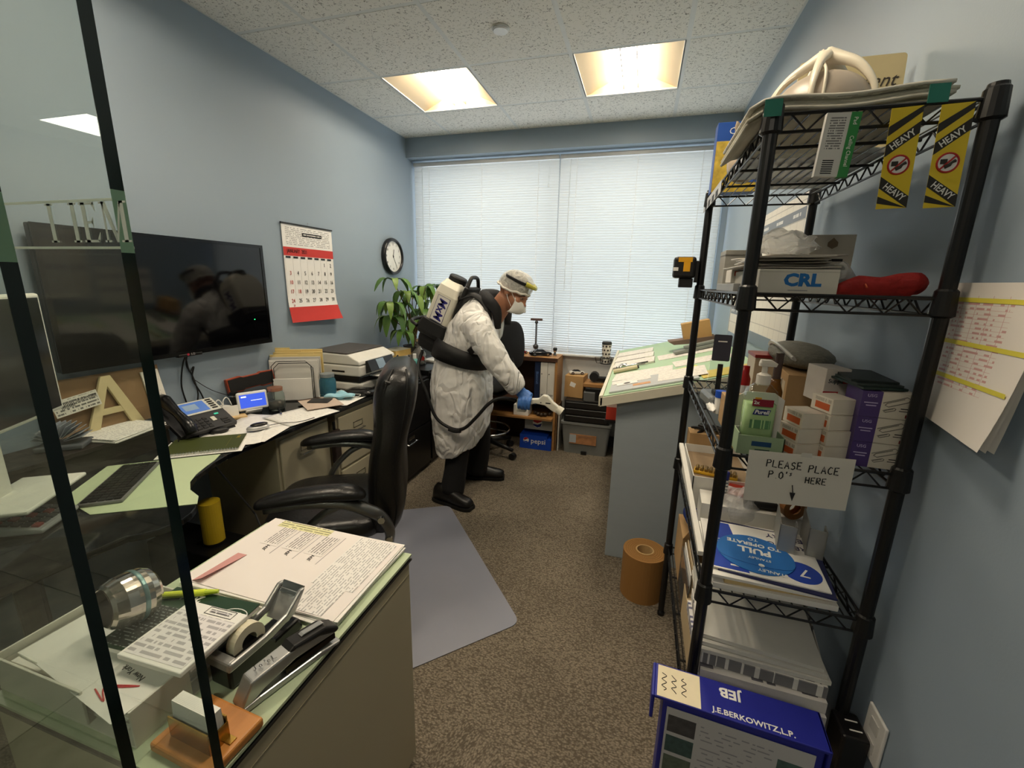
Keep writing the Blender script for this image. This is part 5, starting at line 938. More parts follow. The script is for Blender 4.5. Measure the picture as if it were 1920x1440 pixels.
MB().bx(-.020,.022,-.0245,-.0238,.082,.098).build('red_panel', mat('panel_maroon',(140,28,48),.4), t); MB().bx(-.016,-.003,-.0245,-.0238,.098,.102).build('orange_strip', mat('strip_orange',(224,160,50),.4), t); MB().prism([(-.018,.062),(.014,.062),(.018,.075),(-.014,.075)],-.0004,.0004,Matrix.Translation((.001,-.0243,0))@Matrix.Rotation(math.pi/2,4,'X')).build('brand_panel', mat('brand_navy',(34,44,110),.4), t); text('Purell', .0125, WHITE, t, (.001,-.0249,.0685),(90,0,0), shear=.2, bold=.0003); text('2x', .011, WHITE, t, (-.012,-.0249,.090),(90,0,0), bold=.0003); MB().bx(-.020,.022,-.0245,-.0239,.03,.05).build('fine_print', printed('purell_print',(170,205,140),(60,120,80),.005,.55,300,None,.35), t)
t = thing('sanitizer_carton','white display carton wrapped behind the sanitizer bottle','carton',(.285,1.102,Z3)); MB().prism([(-.045,0),(.05,0),(.052,.12),(.03,.135),(-.03,.135),(-.05,.12)],-.001,.001,Matrix.Rotation(math.pi/2,4,'X')).build('back_card', mat('back_white',(224,222,216),.6), t); 
t = thing('sanitizer_tray','pale green cardboard tray holding the sanitizer bottle','tray',(.285,1.072,Z3)); tg = mat('tray_green',(150,172,138),.6)
MB().bx(-.045,.048,-.028,.026,0,.002).build('floor', tg, t); MB().bx(-.045,.048,-.030,-.028,0,.045).build('front', tg, t); MB().bx(-.047,-.045,-.03,.026,0,.05).build('side', tg, t); MB().bx(.046,.048,-.03,.026,0,.045).build('side', tg, t); MB().bx(-.018,.022,-.0308,-.0301,.022,.033).build('blue_brand', mat('tray_blue',(30,70,110),.5), t); MB().bx(-.01,.02,-.0308,-.0301,.012,.015).build('small_brand', mat('tray_ink',(50,80,70),.6), t)
wbox = mat('clip_box_white',(216,208,192),.6); orl = mat('orange_label',(196,92,44),.6)
def clipbox(x, y, z, rz, lb):
    t = thing('white_clip_box', lb, 'box', (x,y,z), rz, 'white clip boxes'); MB().bx(-.027,.027,-.032,.032,0,.0345).build('carton', wbox, t, bev=.001); MB().bx(-.0276,-.0269,-.025,.018,.006,.021).build('orange_label', orl, t); MB().bx(-.0274,-.0269,-.028,.02,.024,.031).build('print', printed('clip_print',(216,208,192),(120,116,108),.003,.6,300,None,.5), t); MB().bx(-.027,.027,-.0322,-.0319,.0335,.0338).build('lid_line', mat('lid_line',(150,140,124),.7), t)
nm = ['bottom','middle','top']; n4 = ['lowest','second lowest','second highest','topmost']
for k in range(3): clipbox(.372+[0,.0,.006][k],1.085+k*.003,Z3+k*.0352,20+[0,2,-2][k],nm[k]+' box of the three-high white clip box stack beside the sanitizer')
for k in range(4): clipbox(.430+[.0,.004,-.001,.002][k],1.090+k*.003,Z3+k*.0352,18+[0,-4,3,0][k],n4[k]+' box of the four-high white clip box stack beside the purple boxes')
clipbox(.385,1.165,Z3,14,'white clip box alone behind the three-high stack'); 
purp = mat('purple_carton',(72,54,112),.5); whc = mat('paperclip_white',(206,200,186),.6); wire = mat('clip_grey',(120,118,110),.4)
for k in range(3):
    t = thing('purple_paperclip_box', nm[k]+' box of the three purple and white paperclip boxes','box',(.512,1.092,Z3+k*.056),-3,'purple paperclip boxes'); MB().bx(-.047,.047,-.042,.042,0,.055).build('carton', whc, t, bev=.001); MB().bx(-.0475,-.012,-.0425,.0425,0,.0553).build('purple_wrap', purp, t)
    text('USG', .009, mat('lilac_ink',(190,180,215),.5), t, (-.03,-.0429,.046),(90,0,0)); MB().bx(-.042,-.018,-.0429,-.0426,.030,.032).build('print_line', MATS['lilac_ink'], t); MB().bx(-.038,-.02,-.0429,-.0426,.024,.026).build('print_line', MATS['lilac_ink'], t)
    def clip(cx,cz,s,rt): 
        P = [(-.5,.12),(.4,.12),(.5,0),(.4,-.12),(-.35,-.12),(-.45,0),(-.35,.06),(.3,.06)]; a = math.radians(rt); return [(cx+s*(p[0]*math.cos(a)-p[1]*math.sin(a)),-.0427,cz+s*(p[0]*math.sin(a)+p[1]*math.cos(a))) for p in P]
    MB().tube(clip(.014,.036,.046,22),.0009,5).build('clip_drawing', wire, t); MB().tube(clip(.004,.018,.022,20),.0008,5).build('clip_drawing', wire, t); MB().bx(.032,.044,-.0429,-.0426,.004,.011).build('maroon_mark', mat('maroon_mark',(130,50,56),.6), t); MB().bx(.022,.044,-.0429,-.0426,.022,.024).build('print_line', INK, t); MB().bx(.020,.042,-.0429,-.0426,.017,.0185).build('print_line', INK, t)
t = bxt('kraft_box','brown cardboard box with printed label standing behind the clip boxes','box',.425,.505,1.36,1.55,Z3,Z3+.135, CARD, rz=-6); MB().bx(-.0405,-.0401,-.07,.06,.03,.11).build('printed_panel', printed('kraft_print',(196,178,146),(90,76,60),.03,.5,60,None,.5), t, rot=(0,0,0))
for k,(x,y,z,lb) in enumerate(((.455,1.205,Z3+.105,'upper white and red snack box behind the white clip boxes'),(.475,1.195,Z3,'lower white and red snack box behind the white clip boxes'))):
    t = thing('red_white_box', lb, 'box', (x,y,z), 12); MB().bx(-.028,.028,-.03,.045,0,.085 if k==0 else .104).build('carton', mat('snack_box_white',(208,200,190),.6), t, bev=.001); MB().bx(-.0285,.006,-.0304,-.0299,0,.03).build('red_panel', mat('snack_red',(180,44,50),.5), t); MB().bx(.012,.026,-.0304,-.0299,.05,.075).build('red_mark', MATS['snack_red'], t); text('Suppa', .014, mat('snack_ink',(60,70,72),.6), t, (-.004,-.0306,.055),(90,0,0), bold=.0002)
t = thing('mesh_bundle','grey knitted mesh bundle with a white strap on the kraft box','bundle',(.485,1.53,Z3+.137)); b = ell(MB(),(0,0,.036),(.078,.175,.038),None,20,10); b.build('mesh', mat('grey_mesh',(120,118,106),.7,var=.35,scale=90,bump=1,bscale=120), t, smooth=True); MB().tube([(-.055,-.14,.04),(-.068,-.05,.062),(-.062,.06,.064),(-.05,.13,.045)],.005,6,5,flat=2).build('strap', mat('strap_white',(220,220,216),.4), t)
bxt('book_stack_support','plain kraft carton under the mesh bundle at the wall','box',.506,.545,1.37,1.80,Z3,Z3+.135, CARD, part='carton')
for k,(w,c) in enumerate(((.10,(30,50,46)),(.095,(48,60,58)),(.09,(24,36,34)))):
    t = thing('green_folder', ['bottom','middle','top'][k]+' dark green folder on the paperclip boxes','folder',(.50,1.11+.012*k,Z3+.1695+k*.005),8-k*6,'dark green folders'); MB().bx(-.045,.04,-.05,.10,0,.0045).build('cover', mat('dark_green_%d'%k,c,.5), t)
t = thing('hanging_pack','hang-tab blister pack with a dark card at the far end of the third shelf','pack',(.275,1.60,Z3), rot=(0,0,-4)); MB().prism(mround([(-.028,.125),(.028,.125),(.028,.215),(-.028,.215)],.006),-.001,.001,Matrix.Rotation(math.pi/2,4,'X')).build('card', mat('pack_navy',(60,60,72),.4), t); MB().bx(-.014,.014,-.0016,-.0010,.190,.194).build('hang_slot', WHITE, t); MB().bx(-.032,.032,-.012,.004,0,.13).build('blister', thin('blister_film',(.9,.92,.93),1.5), t); MB().bx(-.006,.010,-.010,0,.015,.115).build('tool', BLACK, t)
t = thing('red_bottle','small red bottle behind the sanitizer','bottle',(.335,1.50,Z3)); MB().lathe([(.001,0),(.018,0),(.018,.09),(.012,.105),(.012,.13),(.001,.132)],n=16).build('bottle', mat('red_gloss',(180,30,34),.3), t, smooth=True); MB().lathe([(.0185,.03),(.0185,.07)],n=16,cap=(False,False)).build('label', WHITE, t)
bxt('small_kraft_carton','small open brown carton beside the near post, third shelf','box',.238,.292,1.22,1.30,Z3,Z3+.085, CARD)
t = thing('dropper_bottle','amber bottle with a tall clear pump behind the sanitizer','bottle',(.365,1.29,Z3)); MB().lathe([(.001,0),(.02,0),(.02,.10),(.012,.125),(.012,.135),(.001,.135)],n=18).build('bottle', mat('amber_glass',(130,84,30),.15,trans=.3), t, smooth=True); MB().lathe([(.010,.135),(.010,.205),(.001,.206)],n=14).build('tube_cap', mat('smoke_cap',(90,74,70),.2,trans=.3), t)
t = bxt('red_lid_box','clear box with a dark red lid at the far end of the third shelf','box',.372,.44,1.56,1.66,Z3,Z3+.15, mat('cream_box',(196,180,152),.4)); MB().bx(-.036,.036,-.052,.052,.15,.16).build('lid', mat('dark_red_lid',(140,34,34),.4), t)
for k in range(4): bxt('index_card_pack',n4[k]+' white card pack in the small pile beside the near post','cards',.226+.002*k,.272,1.10,1.18,Z3+k*.0125,Z3+k*.0125+.011, WHITE, group='card packs on the third shelf', part='cards')
t = thing('grey_clamshell','grey clamshell package lying at the far left of the third shelf','package',(.265,1.48,Z3),8); MB().bx(-.045,.045,-.06,.06,0,.04).build('shell', mat('clam_grey',(112,116,118),.3), t, bev=.01); MB().bx(-.03,.03,-.05,-.01,.04,.055).build('insert', BLACK, t, bev=.004)
t = thing('blue_cap_tube','small white tube with a blue cap in the clutter, third shelf','tube',(.25,1.375,Z3+.0)); MB().lathe([(.001,0),(.012,0),(.014,.035),(.014,.05)],n=14).build('tube', WHITE, t); MB().lathe([(.015,.05),(.015,.07),(.001,.071)],n=14).build('cap', mat('cap_blue',(30,80,190),.4), t)
crumple('paper_scrap','crumpled white paper scraps at the left edge of the third shelf','paper',(.232,1.40,Z3),(.012,.05,.01),WHITE,12,.3)
# -- handwritten notice
t = thing('handwritten_notice','white sheet reading PLEASE PLACE P.O\'s HERE taped to the third shelf','notice',(.362,1.019,1.098), rot=(90,-1.5,0)); MB().sheet(lambda u,v: ((u-.5)*.203,(v-.5)*.122,-.006*u*(1-v)),6,4).build('paper', mat('notice_paper',(216,212,202),.7,var=.02), t, solid=.0006)
hand('PLEASE', .0165, INK, t, (-.028,.034,.0012), r=.0013); hand('PLACE', .0165, INK, t, (.048,.030,.0012), r=.0013); hand("P.O's", .0165, INK, t, (-.024,.008,.0012), gap=.8, r=.0013); hand('HERE', .0145, INK, t, (.036,.004,.0012), r=.0012)
MB().tube([(-.008,-.012,.001),(-.005,-.03,.001)],.001,5).build('arrow', INK, t); MB().prism([(-.011,-.03),(.0,-.03),(-.0045,-.05)],.0004,.0012).build('arrow', INK, t); MB().bx(.0,.02,.056,.066,.001,.0014).build('tape', mat('tape_clear',(200,198,190),.3), t)
# -- fourth level
def flat(name,label,cat,x,y,z,w,d,h,m,rz=0,part='board',group=None):
    t = thing(name,label,cat,(x,y,z),rz,group); MB().bx(-w/2,w/2,-d/2,d/2,0,h).build(part,m,t); return t
flat('foam_board','white foam board at the bottom of the sign pile, fourth shelf','board',.366,1.19,Z4,.27,.30,.014,WHITE)
flat('manila_envelope','tan envelope in the sign pile on the fourth shelf','envelope',.375,1.185,Z4+.0145,.245,.27,.012,mat('tan_envelope',(206,182,132),.7),2)
flat('white_sign_board','white sign board above the tan envelope, fourth shelf','board',.362,1.18,Z4+.027,.27,.28,.007,WHITE,-2)
flat('dark_edged_poster','poster with a navy edge under the round blue sign','poster',.385,1.175,Z4+.0345,.25,.26,.004,mat('navy_poster',(36,40,84),.5),-8)
t = flat('notice_poster','white poster with blue and black sign lettering, fourth shelf','poster',.365,1.175,Z4+.039,.26,.24,.003,WHITE,-5); sb = mat('sign_blue',(40,70,170),.45)
MB().prism([(-.125,-.115),(-.04,-.115),(-.07,.115),(-.125,.115)],.003,.0034).build('blue_field', sb, t); text('CE', .045, WHITE, t, (-.055,-.08,.0036),(0,0,180), bold=.001); text('K', .045, WHITE, t, (-.085,-.03,.0036),(0,0,180), bold=.001); text('ED', .025, WHITE, t, (-.095,.015,.0036),(0,0,180)); text('ENTRY', .03, mat('sign_navy',(30,30,80),.5), t, (.07,.095,.0036),(0,0,180)); text('PRESS TO', .026, MATS['sign_navy'], t, (.075,.055,.0036),(0,0,180)); MB().lathe([(.001,.0002),(.045,.0002),(.045,0)],(.08,-.06,.0032),28).build('blue_spot', sb, t); text('7', .05, WHITE, t, (.088,-.06,.0038),(0,0,175))
t = thing('round_operate_sign','round blue sign reading PULL TO OPERATE on top of the pile','sign',(.345,1.155,Z4+.0425),-8); rb = mat('sign_sky',(40,110,185),.4)
MB().lathe([(.001,.002),(.092,.002),(.092,0)],n=48,sy=.95).build('disc', rb, t); text('PULL', .036, WHITE, t, (.0,.012,.0024),(0,0,180), bold=.0012); text('TO OPERATE', .022, WHITE, t, (.0,.044,.0024),(0,0,180), bold=.0005); text('TO', .018, WHITE, t, (.0,.07,.0024),(0,0,180)); text('STANLEY', .013, WHITE, t, (.01,-.022,.0024),(0,0,180)); text('STANLEY', .016, WHITE, t, (.035,-.07,.0024),(0,0,180)); MB().lathe([(.001,.0004),(.007,.0004),(.007,0)],(.012,-.05,.002),14).build('dot', WHITE, t); MB().tube([(.085*math.cos(a),-.03-.025*math.sin(a),.0022) for a in [math.pi*k/12 for k in range(13)]],.0007,5).build('curve', mat('sign_deep',(24,70,140),.5), t)
t = thing('open_white_box','shallow open white box of batteries behind the sign pile','box',(.315,1.60,Z4+.0),0); ow = mat('open_white',(222,220,212),.6)
MB().bx(-.10,.10,-.15,.17,0,.004).build('floor', ow, t); 
for a in ((-.10,.10,-.15,-.147),(-.10,.10,.167,.17),(-.10,-.097,-.15,.17),(.097,.10,-.15,.17)): MB().bx(a[0],a[1],a[2],a[3],.004,.115).build('side', ow, t)
MB().bx(-.096,.096,-.146,.166,.004,.085).build('inner_carton', mat('inner_brown',(150,128,100),.8), t)
t = thing('battery_pack','yellow strip of batteries lying in the open white box','batteries',(.30,1.55,Z4+.086),-12); MB().bx(-.07,.07,-.02,.02,0,.012).build('tray', mat('battery_yellow',(224,176,40),.4), t, bev=.003)
for k in range(9): MB().cyl((-.06+k*.015,-.018,.016),(-.06+k*.015,.018,.016),.006,n=10).build('battery', mat('battery_bronze',(150,120,60),.3,.7), t)
crumple('plastic_bag','clear bag of small fittings before the open white box','bag',(.345,1.38,Z4+.0),(.06,.055,.065),MATS['crinkle_film'],21,.25)
t = thing('white_rail','long white plastic rail propped on the left edge of the fourth shelf','rail',(.205,1.30,Z4)); MB().tube([(.0,-.20,.05),(-.02,.32,.16)],.010,4).build('rail', mat('rail_white',(222,220,212),.5), t)
flat('white_slab','white slab lying across the middle of the fourth shelf','board',.375,1.385,Z4+.0,.28,.10,.075,ow,-3,'slab')
t = thing('masonry_bolt','threaded steel bolt with a blue tip standing on the white panel','bolt',(.298,1.37,Z4+.0752)); MB().lathe([(.001,0),(.014,0),(.014,.006),(.007,.007)]+[(.006+.0022*(k%2),.007+.0052*k) for k in range(14)]+[(.001,.085)],n=16).build('shank', CHROME, t); MB().lathe([(.0085,.078),(.0085,.10),(.006,.103),(.001,.103)],n=16).build('blue_tip', mat('tip_blue',(40,44,120),.4), t)
t = thing('black_grip','black foam grip tube lying on the white panel','tube',(.40,1.36,Z4+.087),4); MB().cyl((-.045,0,0),(.045,0,0),.0115,n=16).build('tube', BLACK, t)
t = thing('red_packet','red packet leaning on the white panel behind the notice','packet',(.372,1.425,Z4+.0755),-12); MB().bx(-.05,.05,-.01,.01,0,.035).build('packet', mat('packet_red',(190,60,40),.5), t, rot=(-25,0,0))
alu = mat('anodised_sample',(168,168,162),.4,.5)
for k,(x,lb) in enumerate(((.432,'grey aluminium frame profile sample on the left, fourth shelf'),(.500,'grey aluminium frame profile sample by the wall, fourth shelf'))):
    t = thing('frame_sample', lb, 'sample', (x,1.22,Z4), -12); 
    MB().bx(-.02,-.017,-.03,.10,0,.12).build('web', alu, t); MB().bx(-.02,.02,-.03,-.027,0,.12).build('front_flange', alu, t); MB().bx(-.02,.02,-.03,.10,0,.003).build('base_flange', alu, t); MB().bx(.017,.02,-.03,.01,0,.12).build('lip', alu, t)
    for z in (.03,.075): MB().bx(-.016,.016,-.0274,-.024,z,z+.015).build('gasket', BLACK, t)
t = thing('brown_tape_roll','brown paper tape roll among the profile samples','tape roll',(.475,1.335,Z4+.0753), rot=(90,0,20)); MB().lathe([(.018,-.012),(.034,-.012),(.034,.012),(.018,.012)],(0,.034,0),28,cap=(False,False)).build('roll', mat('tape_brown',(170,116,64),.5), t, solid=.002)
t = bxt('cable_carton','brown carton of tangled black cables at the far end of the fourth shelf','box',.23,.42,1.775,1.85,Z4,Z4+.16, CARD)
for k in range(5): rnd=random.Random(k+40); MB().tube([(rnd.uniform(-.08,.08),rnd.uniform(-.03,.03),.16+rnd.uniform(.0,.03)) for _ in range(6)],.004,6,6).build('cable', BLACK, t, smooth=True)
# -- bottom level
t = thing('brochure_carton','low carton of brochures under the white boards, bottom shelf','box',(.375,1.24,Z5)); MB().bx(-.145,.12,-.17,.20,0,.125).build('carton', mat('brochure_kraft',(190,168,132),.8), t)
for k,(z,dy,lb,m) in enumerate(((.126,-.045,'navy and white brochure at the bottom of the board pile',printed('brochure_a',(200,198,196),(40,44,96),.02,.5,25,None,.5)),(.158,-.03,'white brochure with a dark band, second from the bottom of the board pile',printed('brochure_b',(216,212,206),(50,48,66),.03,.45,18,None,.5)),(.190,-.014,'white price list in the board pile on the bottom shelf',printed('brochure_c',(222,220,214),(90,90,96),.008,.55,60,None,.4)))):
    flat('brochure', lb, 'brochure', .372+.006*(k-1),1.20+dy,Z5+z,.28,.32,.030,m,-2*k,'cover')
for k in range(3): 
    t = thing('white_board','%s white board of the three lying on the bottom shelf'%['lowest','middle','uppermost'][k],'board',(.378-.003*k,1.195,Z5+.222+k*.0125),-2-2*k,'white boards on the bottom shelf'); MB().bx(-.148,.142,-.165+.008*k,.17,0,.010).build('board', mat('board_satin',(214,212,204),.32), t)
t = thing('display_poster','tall grey printed poster leaning at the wall end of the bottom shelf','poster',(.535,1.16,Z5)); MB().add([(-.02,-.12,0),(.005,.18,0),(.005,.18,.27),(-.02,-.12,.21)],[(0,1,2,3)]).build('sheet', printed('poster_grey',(176,174,166),(70,70,74),.03,.5,30,None,.4), t, solid=.003)
t = thing('acrylic_holder','clear acrylic brochure holder with papers at the left of the bottom shelf','holder',(.243,1.485,Z5),0); 
MB().bx(-.012,-.009,-.12,.12,0,.17).build('front_wall', CLEAR, t); MB().bx(.02,.023,-.12,.12,0,.22).build('back_wall', CLEAR, t); MB().bx(-.009,.02,-.12,.12,0,.003).build('floor', CLEAR, t)
for k,m in enumerate((WHITE,mat('leaflet_tan',(208,186,150),.7),WHITE)): MB().bx(-.006+k*.008,-.003+k*.008,-.10,.10,.004,.20+.012*k).build('leaflet', m, t)
t = bxt('tall_kraft_carton','tall torn brown carton at the far left of the bottom shelf','box',.232,.40,1.62,1.82,Z5,Z5+.19, CARD); MB().add([(-.085,-.1,.19),(.05,-.1,.19),(.03,-.16,.245),(-.07,-.15,.26)],[(0,1,2,3)]).build('flap', CARD, t, solid=.004)
crumple('blue_cloth_bag','dark blue cloth bag stuffed above the tall brown carton','bag',(.30,1.73,Z5+.195),(.07,.08,.04),mat('blue_cloth',(24,50,120),.8),33,.2)
t = bxt('pink_white_carton','white carton with a pink stripe at the left of the bottom shelf','box',.232,.29,1.37,1.46,Z5+.0,Z5+.21, WHITE) if False else None
# ---- blue sample box on the floor, outlet and adapter
jb = mat('sample_blue',(34,40,140),.4,var=.06); t = thing('sample_box','blue sample box lettered J.E. BERKOWITZ standing on the floor before the shelf','box',(.285,.905,0),-4)
MB().bx(-.155,.165,-.04,.045,0,.575).build('case', jb, t, bev=.003); MB().bx(-.175,.175,-.045,.05,.575,.583).build('top_flap', jb, t, bev=.002); MB().bx(-.182,-.174,-.045,.05,.515,.583).build('side_flap', jb, t, bev=.003); MB().bx(.168,.176,-.045,.05,.495,.583).build('side_flap', jb, t, bev=.003)
MB().bx(-.145,.15,-.044,-.0405,.06,.555).build('leaflet', printed('berk_leaflet',(186,186,188),(120,120,130),.011,.5,60,(-.07,.07,.08,.55),.35), t, rot=(0,0,0)) if False else None
pl = MB().bx(-.145,.15,-.24,.255,0,.001).build('leaflet', printed('berk_leaflet',(190,190,192),(120,120,132),.012,.5,50,(-.07,.075,-.23,.24),.3,strength=.7), t, loc=(0,-.0415,.305), rot=(90,0,0))
for k in range(6):
    z = .235-k*.058; MB().bx(-.14,-.08,z-.047,z,.001,.0016).build('photo', mat('photo_teal_%d'%k,[(70,70,74),(60,84,84),(90,104,92),(120,110,130),(76,90,80),(90,90,96)][k],.4,var=.6,scale=70), pl); MB().bx(.085,.145,z-.07,z-.02,.001,.0016).build('photo', mat('photo_blue_%d'%k,[(70,96,92),(64,110,150),(90,90,110),(96,104,84),(70,80,100),(90,90,90)][k],.4,var=.6,scale=60), pl)
text('J.E. BERKOWITZ, L.P.', .017, WHITE, t, (.02,-.0505,.5785),(90,0,0), sx=.9) if False else text('J.E.BERKOWITZ,L.P.', .019, WHITE, t, (.03,-.032,.5836),(0,0,0), bold=.0003); text('JEB', .035, WHITE, t, (-.01,.022,.5836),(0,0,180), bold=.001, name='logo')
MB().bx(-.17,-.075,-.043,.045,.5832,.5838).build('paper_label', mat('label_cream',(230,218,186),.7), t); [MB().tube([(-.155+i*.022+.006*math.sin(j*2.1+i),-.025+j*.006,.5842) for j in range(9)],.0009,5,3).build('scribble', INK, t) for i in range(3)]
t = thing('wall_outlet','white wall outlet plate low on the right wall','outlet',(XR-.001,.965,.535), rot=ROT_R); MB().bx(-.036,.036,-.058,.058,0,.007).build('plate', mat('outlet_white',(226,224,218),.4), t, bev=.003)
for z in (-.025,.025): MB().bx(-.015,.015,z-.014,z+.014,.007,.009).build('socket', mat('socket_grey',(200,198,192),.4), t)
t = thing('black_power_adapter','black power adapter plugged into the wall outlet','adapter',(XR-.0085,.985,.465), rot=ROT_R); MB().bx(-.045,.028,-.05,.055,.0005,.055).build('body', mat('adapter_black',(18,16,17),.35), t, bev=.006)
for x in (-.02,.005): MB().bx(x,x+.003,.0555,.0565,.01,.035).build('marking', WHITE, t)
t = thing('stapled_list','stapled list with yellow rows clipped to the right wall beside the shelf','papers',(XR-.004,.955,1.395), rot=ROT_R)
for k in range(3): MB().sheet(lambda u,v,k=k: ((u-.5)*.225+.004*(1-v),(v-.5)*.265-.004*u*(1-v),.002+.003*k+(.022+.008*k)*(1-v)**2*u),8,8).build('page', printed('list_print',(230,224,216),(190,100,100),.0085,.5,60,(-.09,.05,-.06,.11),.45,lines=.0085,vlines=.036,strength=.65) if k==2 else WHITE, t, smooth=True)
for y in (.098,.02,-.045): MB().sheet(lambda u,v,y=y: (-.10+.205*u+.004*(.5-y/.265),y+.008*v-.004*u*(.5-y/.265),.0088+.038*(.5-y/.265)**2*(.05+.95*u)),8,1).build('yellow_row', mat('highlight_yellow',(226,214,80),.6), t, smooth=True)
MB().bx(.075,.1,.125,.14,.006,.02).build('clip', BLACK, t, bev=.002)
# ================================================================ far end of the room
# ---- wall planners on the right wall beyond the shelf
gridp = printed('planner_grid',(226,222,212),(170,168,164),.022,.0,60,None,.0,lines=.075,vlines=.085,strength=.7)
for nm_,yc,zc,w,h,lb in (('wall_planner',2.38,1.55,.72,.66,'large white wall planner with grey month bars behind the shelf'),('wall_planner',3.02,1.36,.46,.40,'smaller white wall planner near the window above the drafting table')):
    t = thing(nm_, lb, 'planner', (XR-.003,yc,zc), rot=ROT_R); MB().bx(-w/2,w/2,-h/2,h/2,0,.004).build('sheet', gridp, t)
    for y in ((h/2-.10,h/2-.055),(-.02,.022)): 
        MB().bx(-w/2+.01,w/2-.01,y[0],y[1],.004,.0045).build('month_bar', mat('planner_grey',(128,136,146),.6), t)
        for k,mn in enumerate(('SEPTEMBER','OCTOBER','NOVEMBER') if nm_ else ()): MB().bx(-w/3+k*w/3-.05,-w/3+k*w/3+.05,(y[0]+y[1])/2-.007,(y[0]+y[1])/2+.007,.0045,.0048).build('month_title', printed('month_print',(128,136,146),(228,228,226),.03,.65,90,None,.9), t)
    MB().bx(-w/2,w/2,-h/2,-h/2+.06,.004,.006).build('footer_bar', mat('planner_blue',(110,132,150),.3), t); MB().bx(-w/2-.006,-w/2,-h/2,h/2,0,.008).build('edge_strip', mat('planner_edge',(190,196,200),.4), t)
# ---- drafting table papers
sl = math.atan(.27)
def ontable(name,label,cat,x,y,w,d,m,rz=0,h=.002,lift=.001):
    t = thing(name,label,cat,(x,y,ZT(x)+lift)); t.rotation_euler = (0,-sl,math.radians(0)); o = MB().bx(-w/2,w/2,-d/2,d/2,0,h).build('sheet', m, t, rot=(0,0,rz)); return t
tp = printed('table_print',(236,230,220),(150,146,144),.014,.5,50,None,.35,strength=.5)
ontable('blueprint_set','flat grey drawing set at the near corner of the drafting table','papers',.09,2.35,.44,.26,mat('grey_set',(186,188,188),.6),0,.008)
ontable('drawing_sheet','white drawing on the left of the near grey drawing set','paper',-.02,2.43,.21,.08,tp,4,.001,.0095); ontable('orange_stamp_card','orange photo card on the near drawing set','card',.035,2.30,.09,.045,mat('orange_card',(206,150,96),.5),2,.001,.0095)
t = ontable('logo_card','white card with a round black seal near the table front','card',-.04,2.365,.11,.06,WHITE,5,.001,.0112); MB().lathe([(.001,.0006),(.018,.0006),(.018,0)],(0,0,.001),20,sy=.8).build('seal', INK, t)
ontable('drawing_sheet','large white drawing right of the orange card, near table corner','paper',.235,2.40,.24,.24,tp,-3,.001,.0095)
ontable('drawing_sheet','white drawing across the front of the table, before the green strip','paper',.04,2.62,.34,.22,tp,-4,.001,.0012)
ontable('drawing_sheet','white drawing in the middle of the table beside the shelf post','paper',.37,2.73,.32,.18,tp,3,.001,.0012)
ontable('drawing_sheet','long white drawing on the right half of the table, far row','paper',.34,3.06,.42,.19,tp,2,.001,.0012)
for k,(y,lb) in enumerate(((3.02,'nearest of three stacked drawing sets at the table front'),(3.25,'middle of three stacked drawing sets at the table front'),(3.48,'farthest of three stacked drawing sets at the table front'))):
    t = ontable('drawing_set', lb, 'papers', -.015,y,.27,.20,tp,-3,.012,.0012); MB().bx(-.135,.135,-.104,-.100,0,.011).build('grey_edge', mat('mauve_edge',(170,158,160),.7), t)
ontable('yellow_folder','yellow folder showing under the near drawing set','folder',.43,2.30,.24,.16,mat('folder_yellow',(220,196,96),.6),2,.003,.0012); ontable('yellow_note','bright yellow note on the green table top','note',.27,2.56,.12,.035,mat('note_yellow',(226,226,110),.6),12,.001,.0012)
t = thing('metal_figurine','small silver metal figurine lying at the table front','figurine',(-.08,2.86,ZT(-.08)+.0075)); t.rotation_euler=(0,-sl,0)
MB().tube([(-.04,0,.008),(.0,.01,.02),(.03,0,.012),(.07,.01,.012),(.12,.015,.012)],[.012,.014,.008,.006,.002],8,5).build('body', CHROME, t, smooth=True); MB().tube([(-.02,-.02,.008),(.0,.0,.025),(.02,.035,.02)],.006,6,4).build('arm', CHROME, t, smooth=True); MB().tube([(.06,.012,.014),(.16,.02,.014)],.005,6).build('handle', BLACK, t)
t = thing('drafting_roller','ivory roller ruler lying near the table front','ruler',(-.065,2.775,ZT(-.065)+.016)); t.rotation_euler=(0,-sl,math.radians(8)); MB().cyl((-.075,0,0),(.075,0,0),.014,n=16).build('roller', mat('ivory',(206,196,160),.4), t); MB().cyl((.075,0,0),(.085,0,0),.010,n=14).build('end_cap', BLACK, t)
t = thing('tan_card_box','tan cardboard desk caddy at the high far end of the table','box',(.40,3.25,ZT(.40)+.03)); MB().bx(-.09,.09,-.05,.05,.02,.15).build('carton', mat('tan_box',(196,156,100),.8), t, rot=(0,-14,0)); MB().prism([(-.2,0),(.1,.06),(.12,.02),(-.16,-.02)],-.06,.06,Matrix.Rotation(math.pi/2,4,'X')).build('book', mat('brown_book',(120,100,88),.7), t)
t = thing('grey_parallel_bar','grey parallel ruling bar across the far part of the table','ruler',(.40,3.10,ZT(.40)+.008)); t.rotation_euler=(0,-sl,math.radians(12)); MB().bx(-.17,.16,-.03,.03,0,.02).build('bar', mat('bar_grey',(130,136,130),.4), t, bev=.004); MB().bx(-.1,.1,-.02,.02,.02,.04).build('head', mat('bar_grey',(130,136,130)), t, bev=.005)
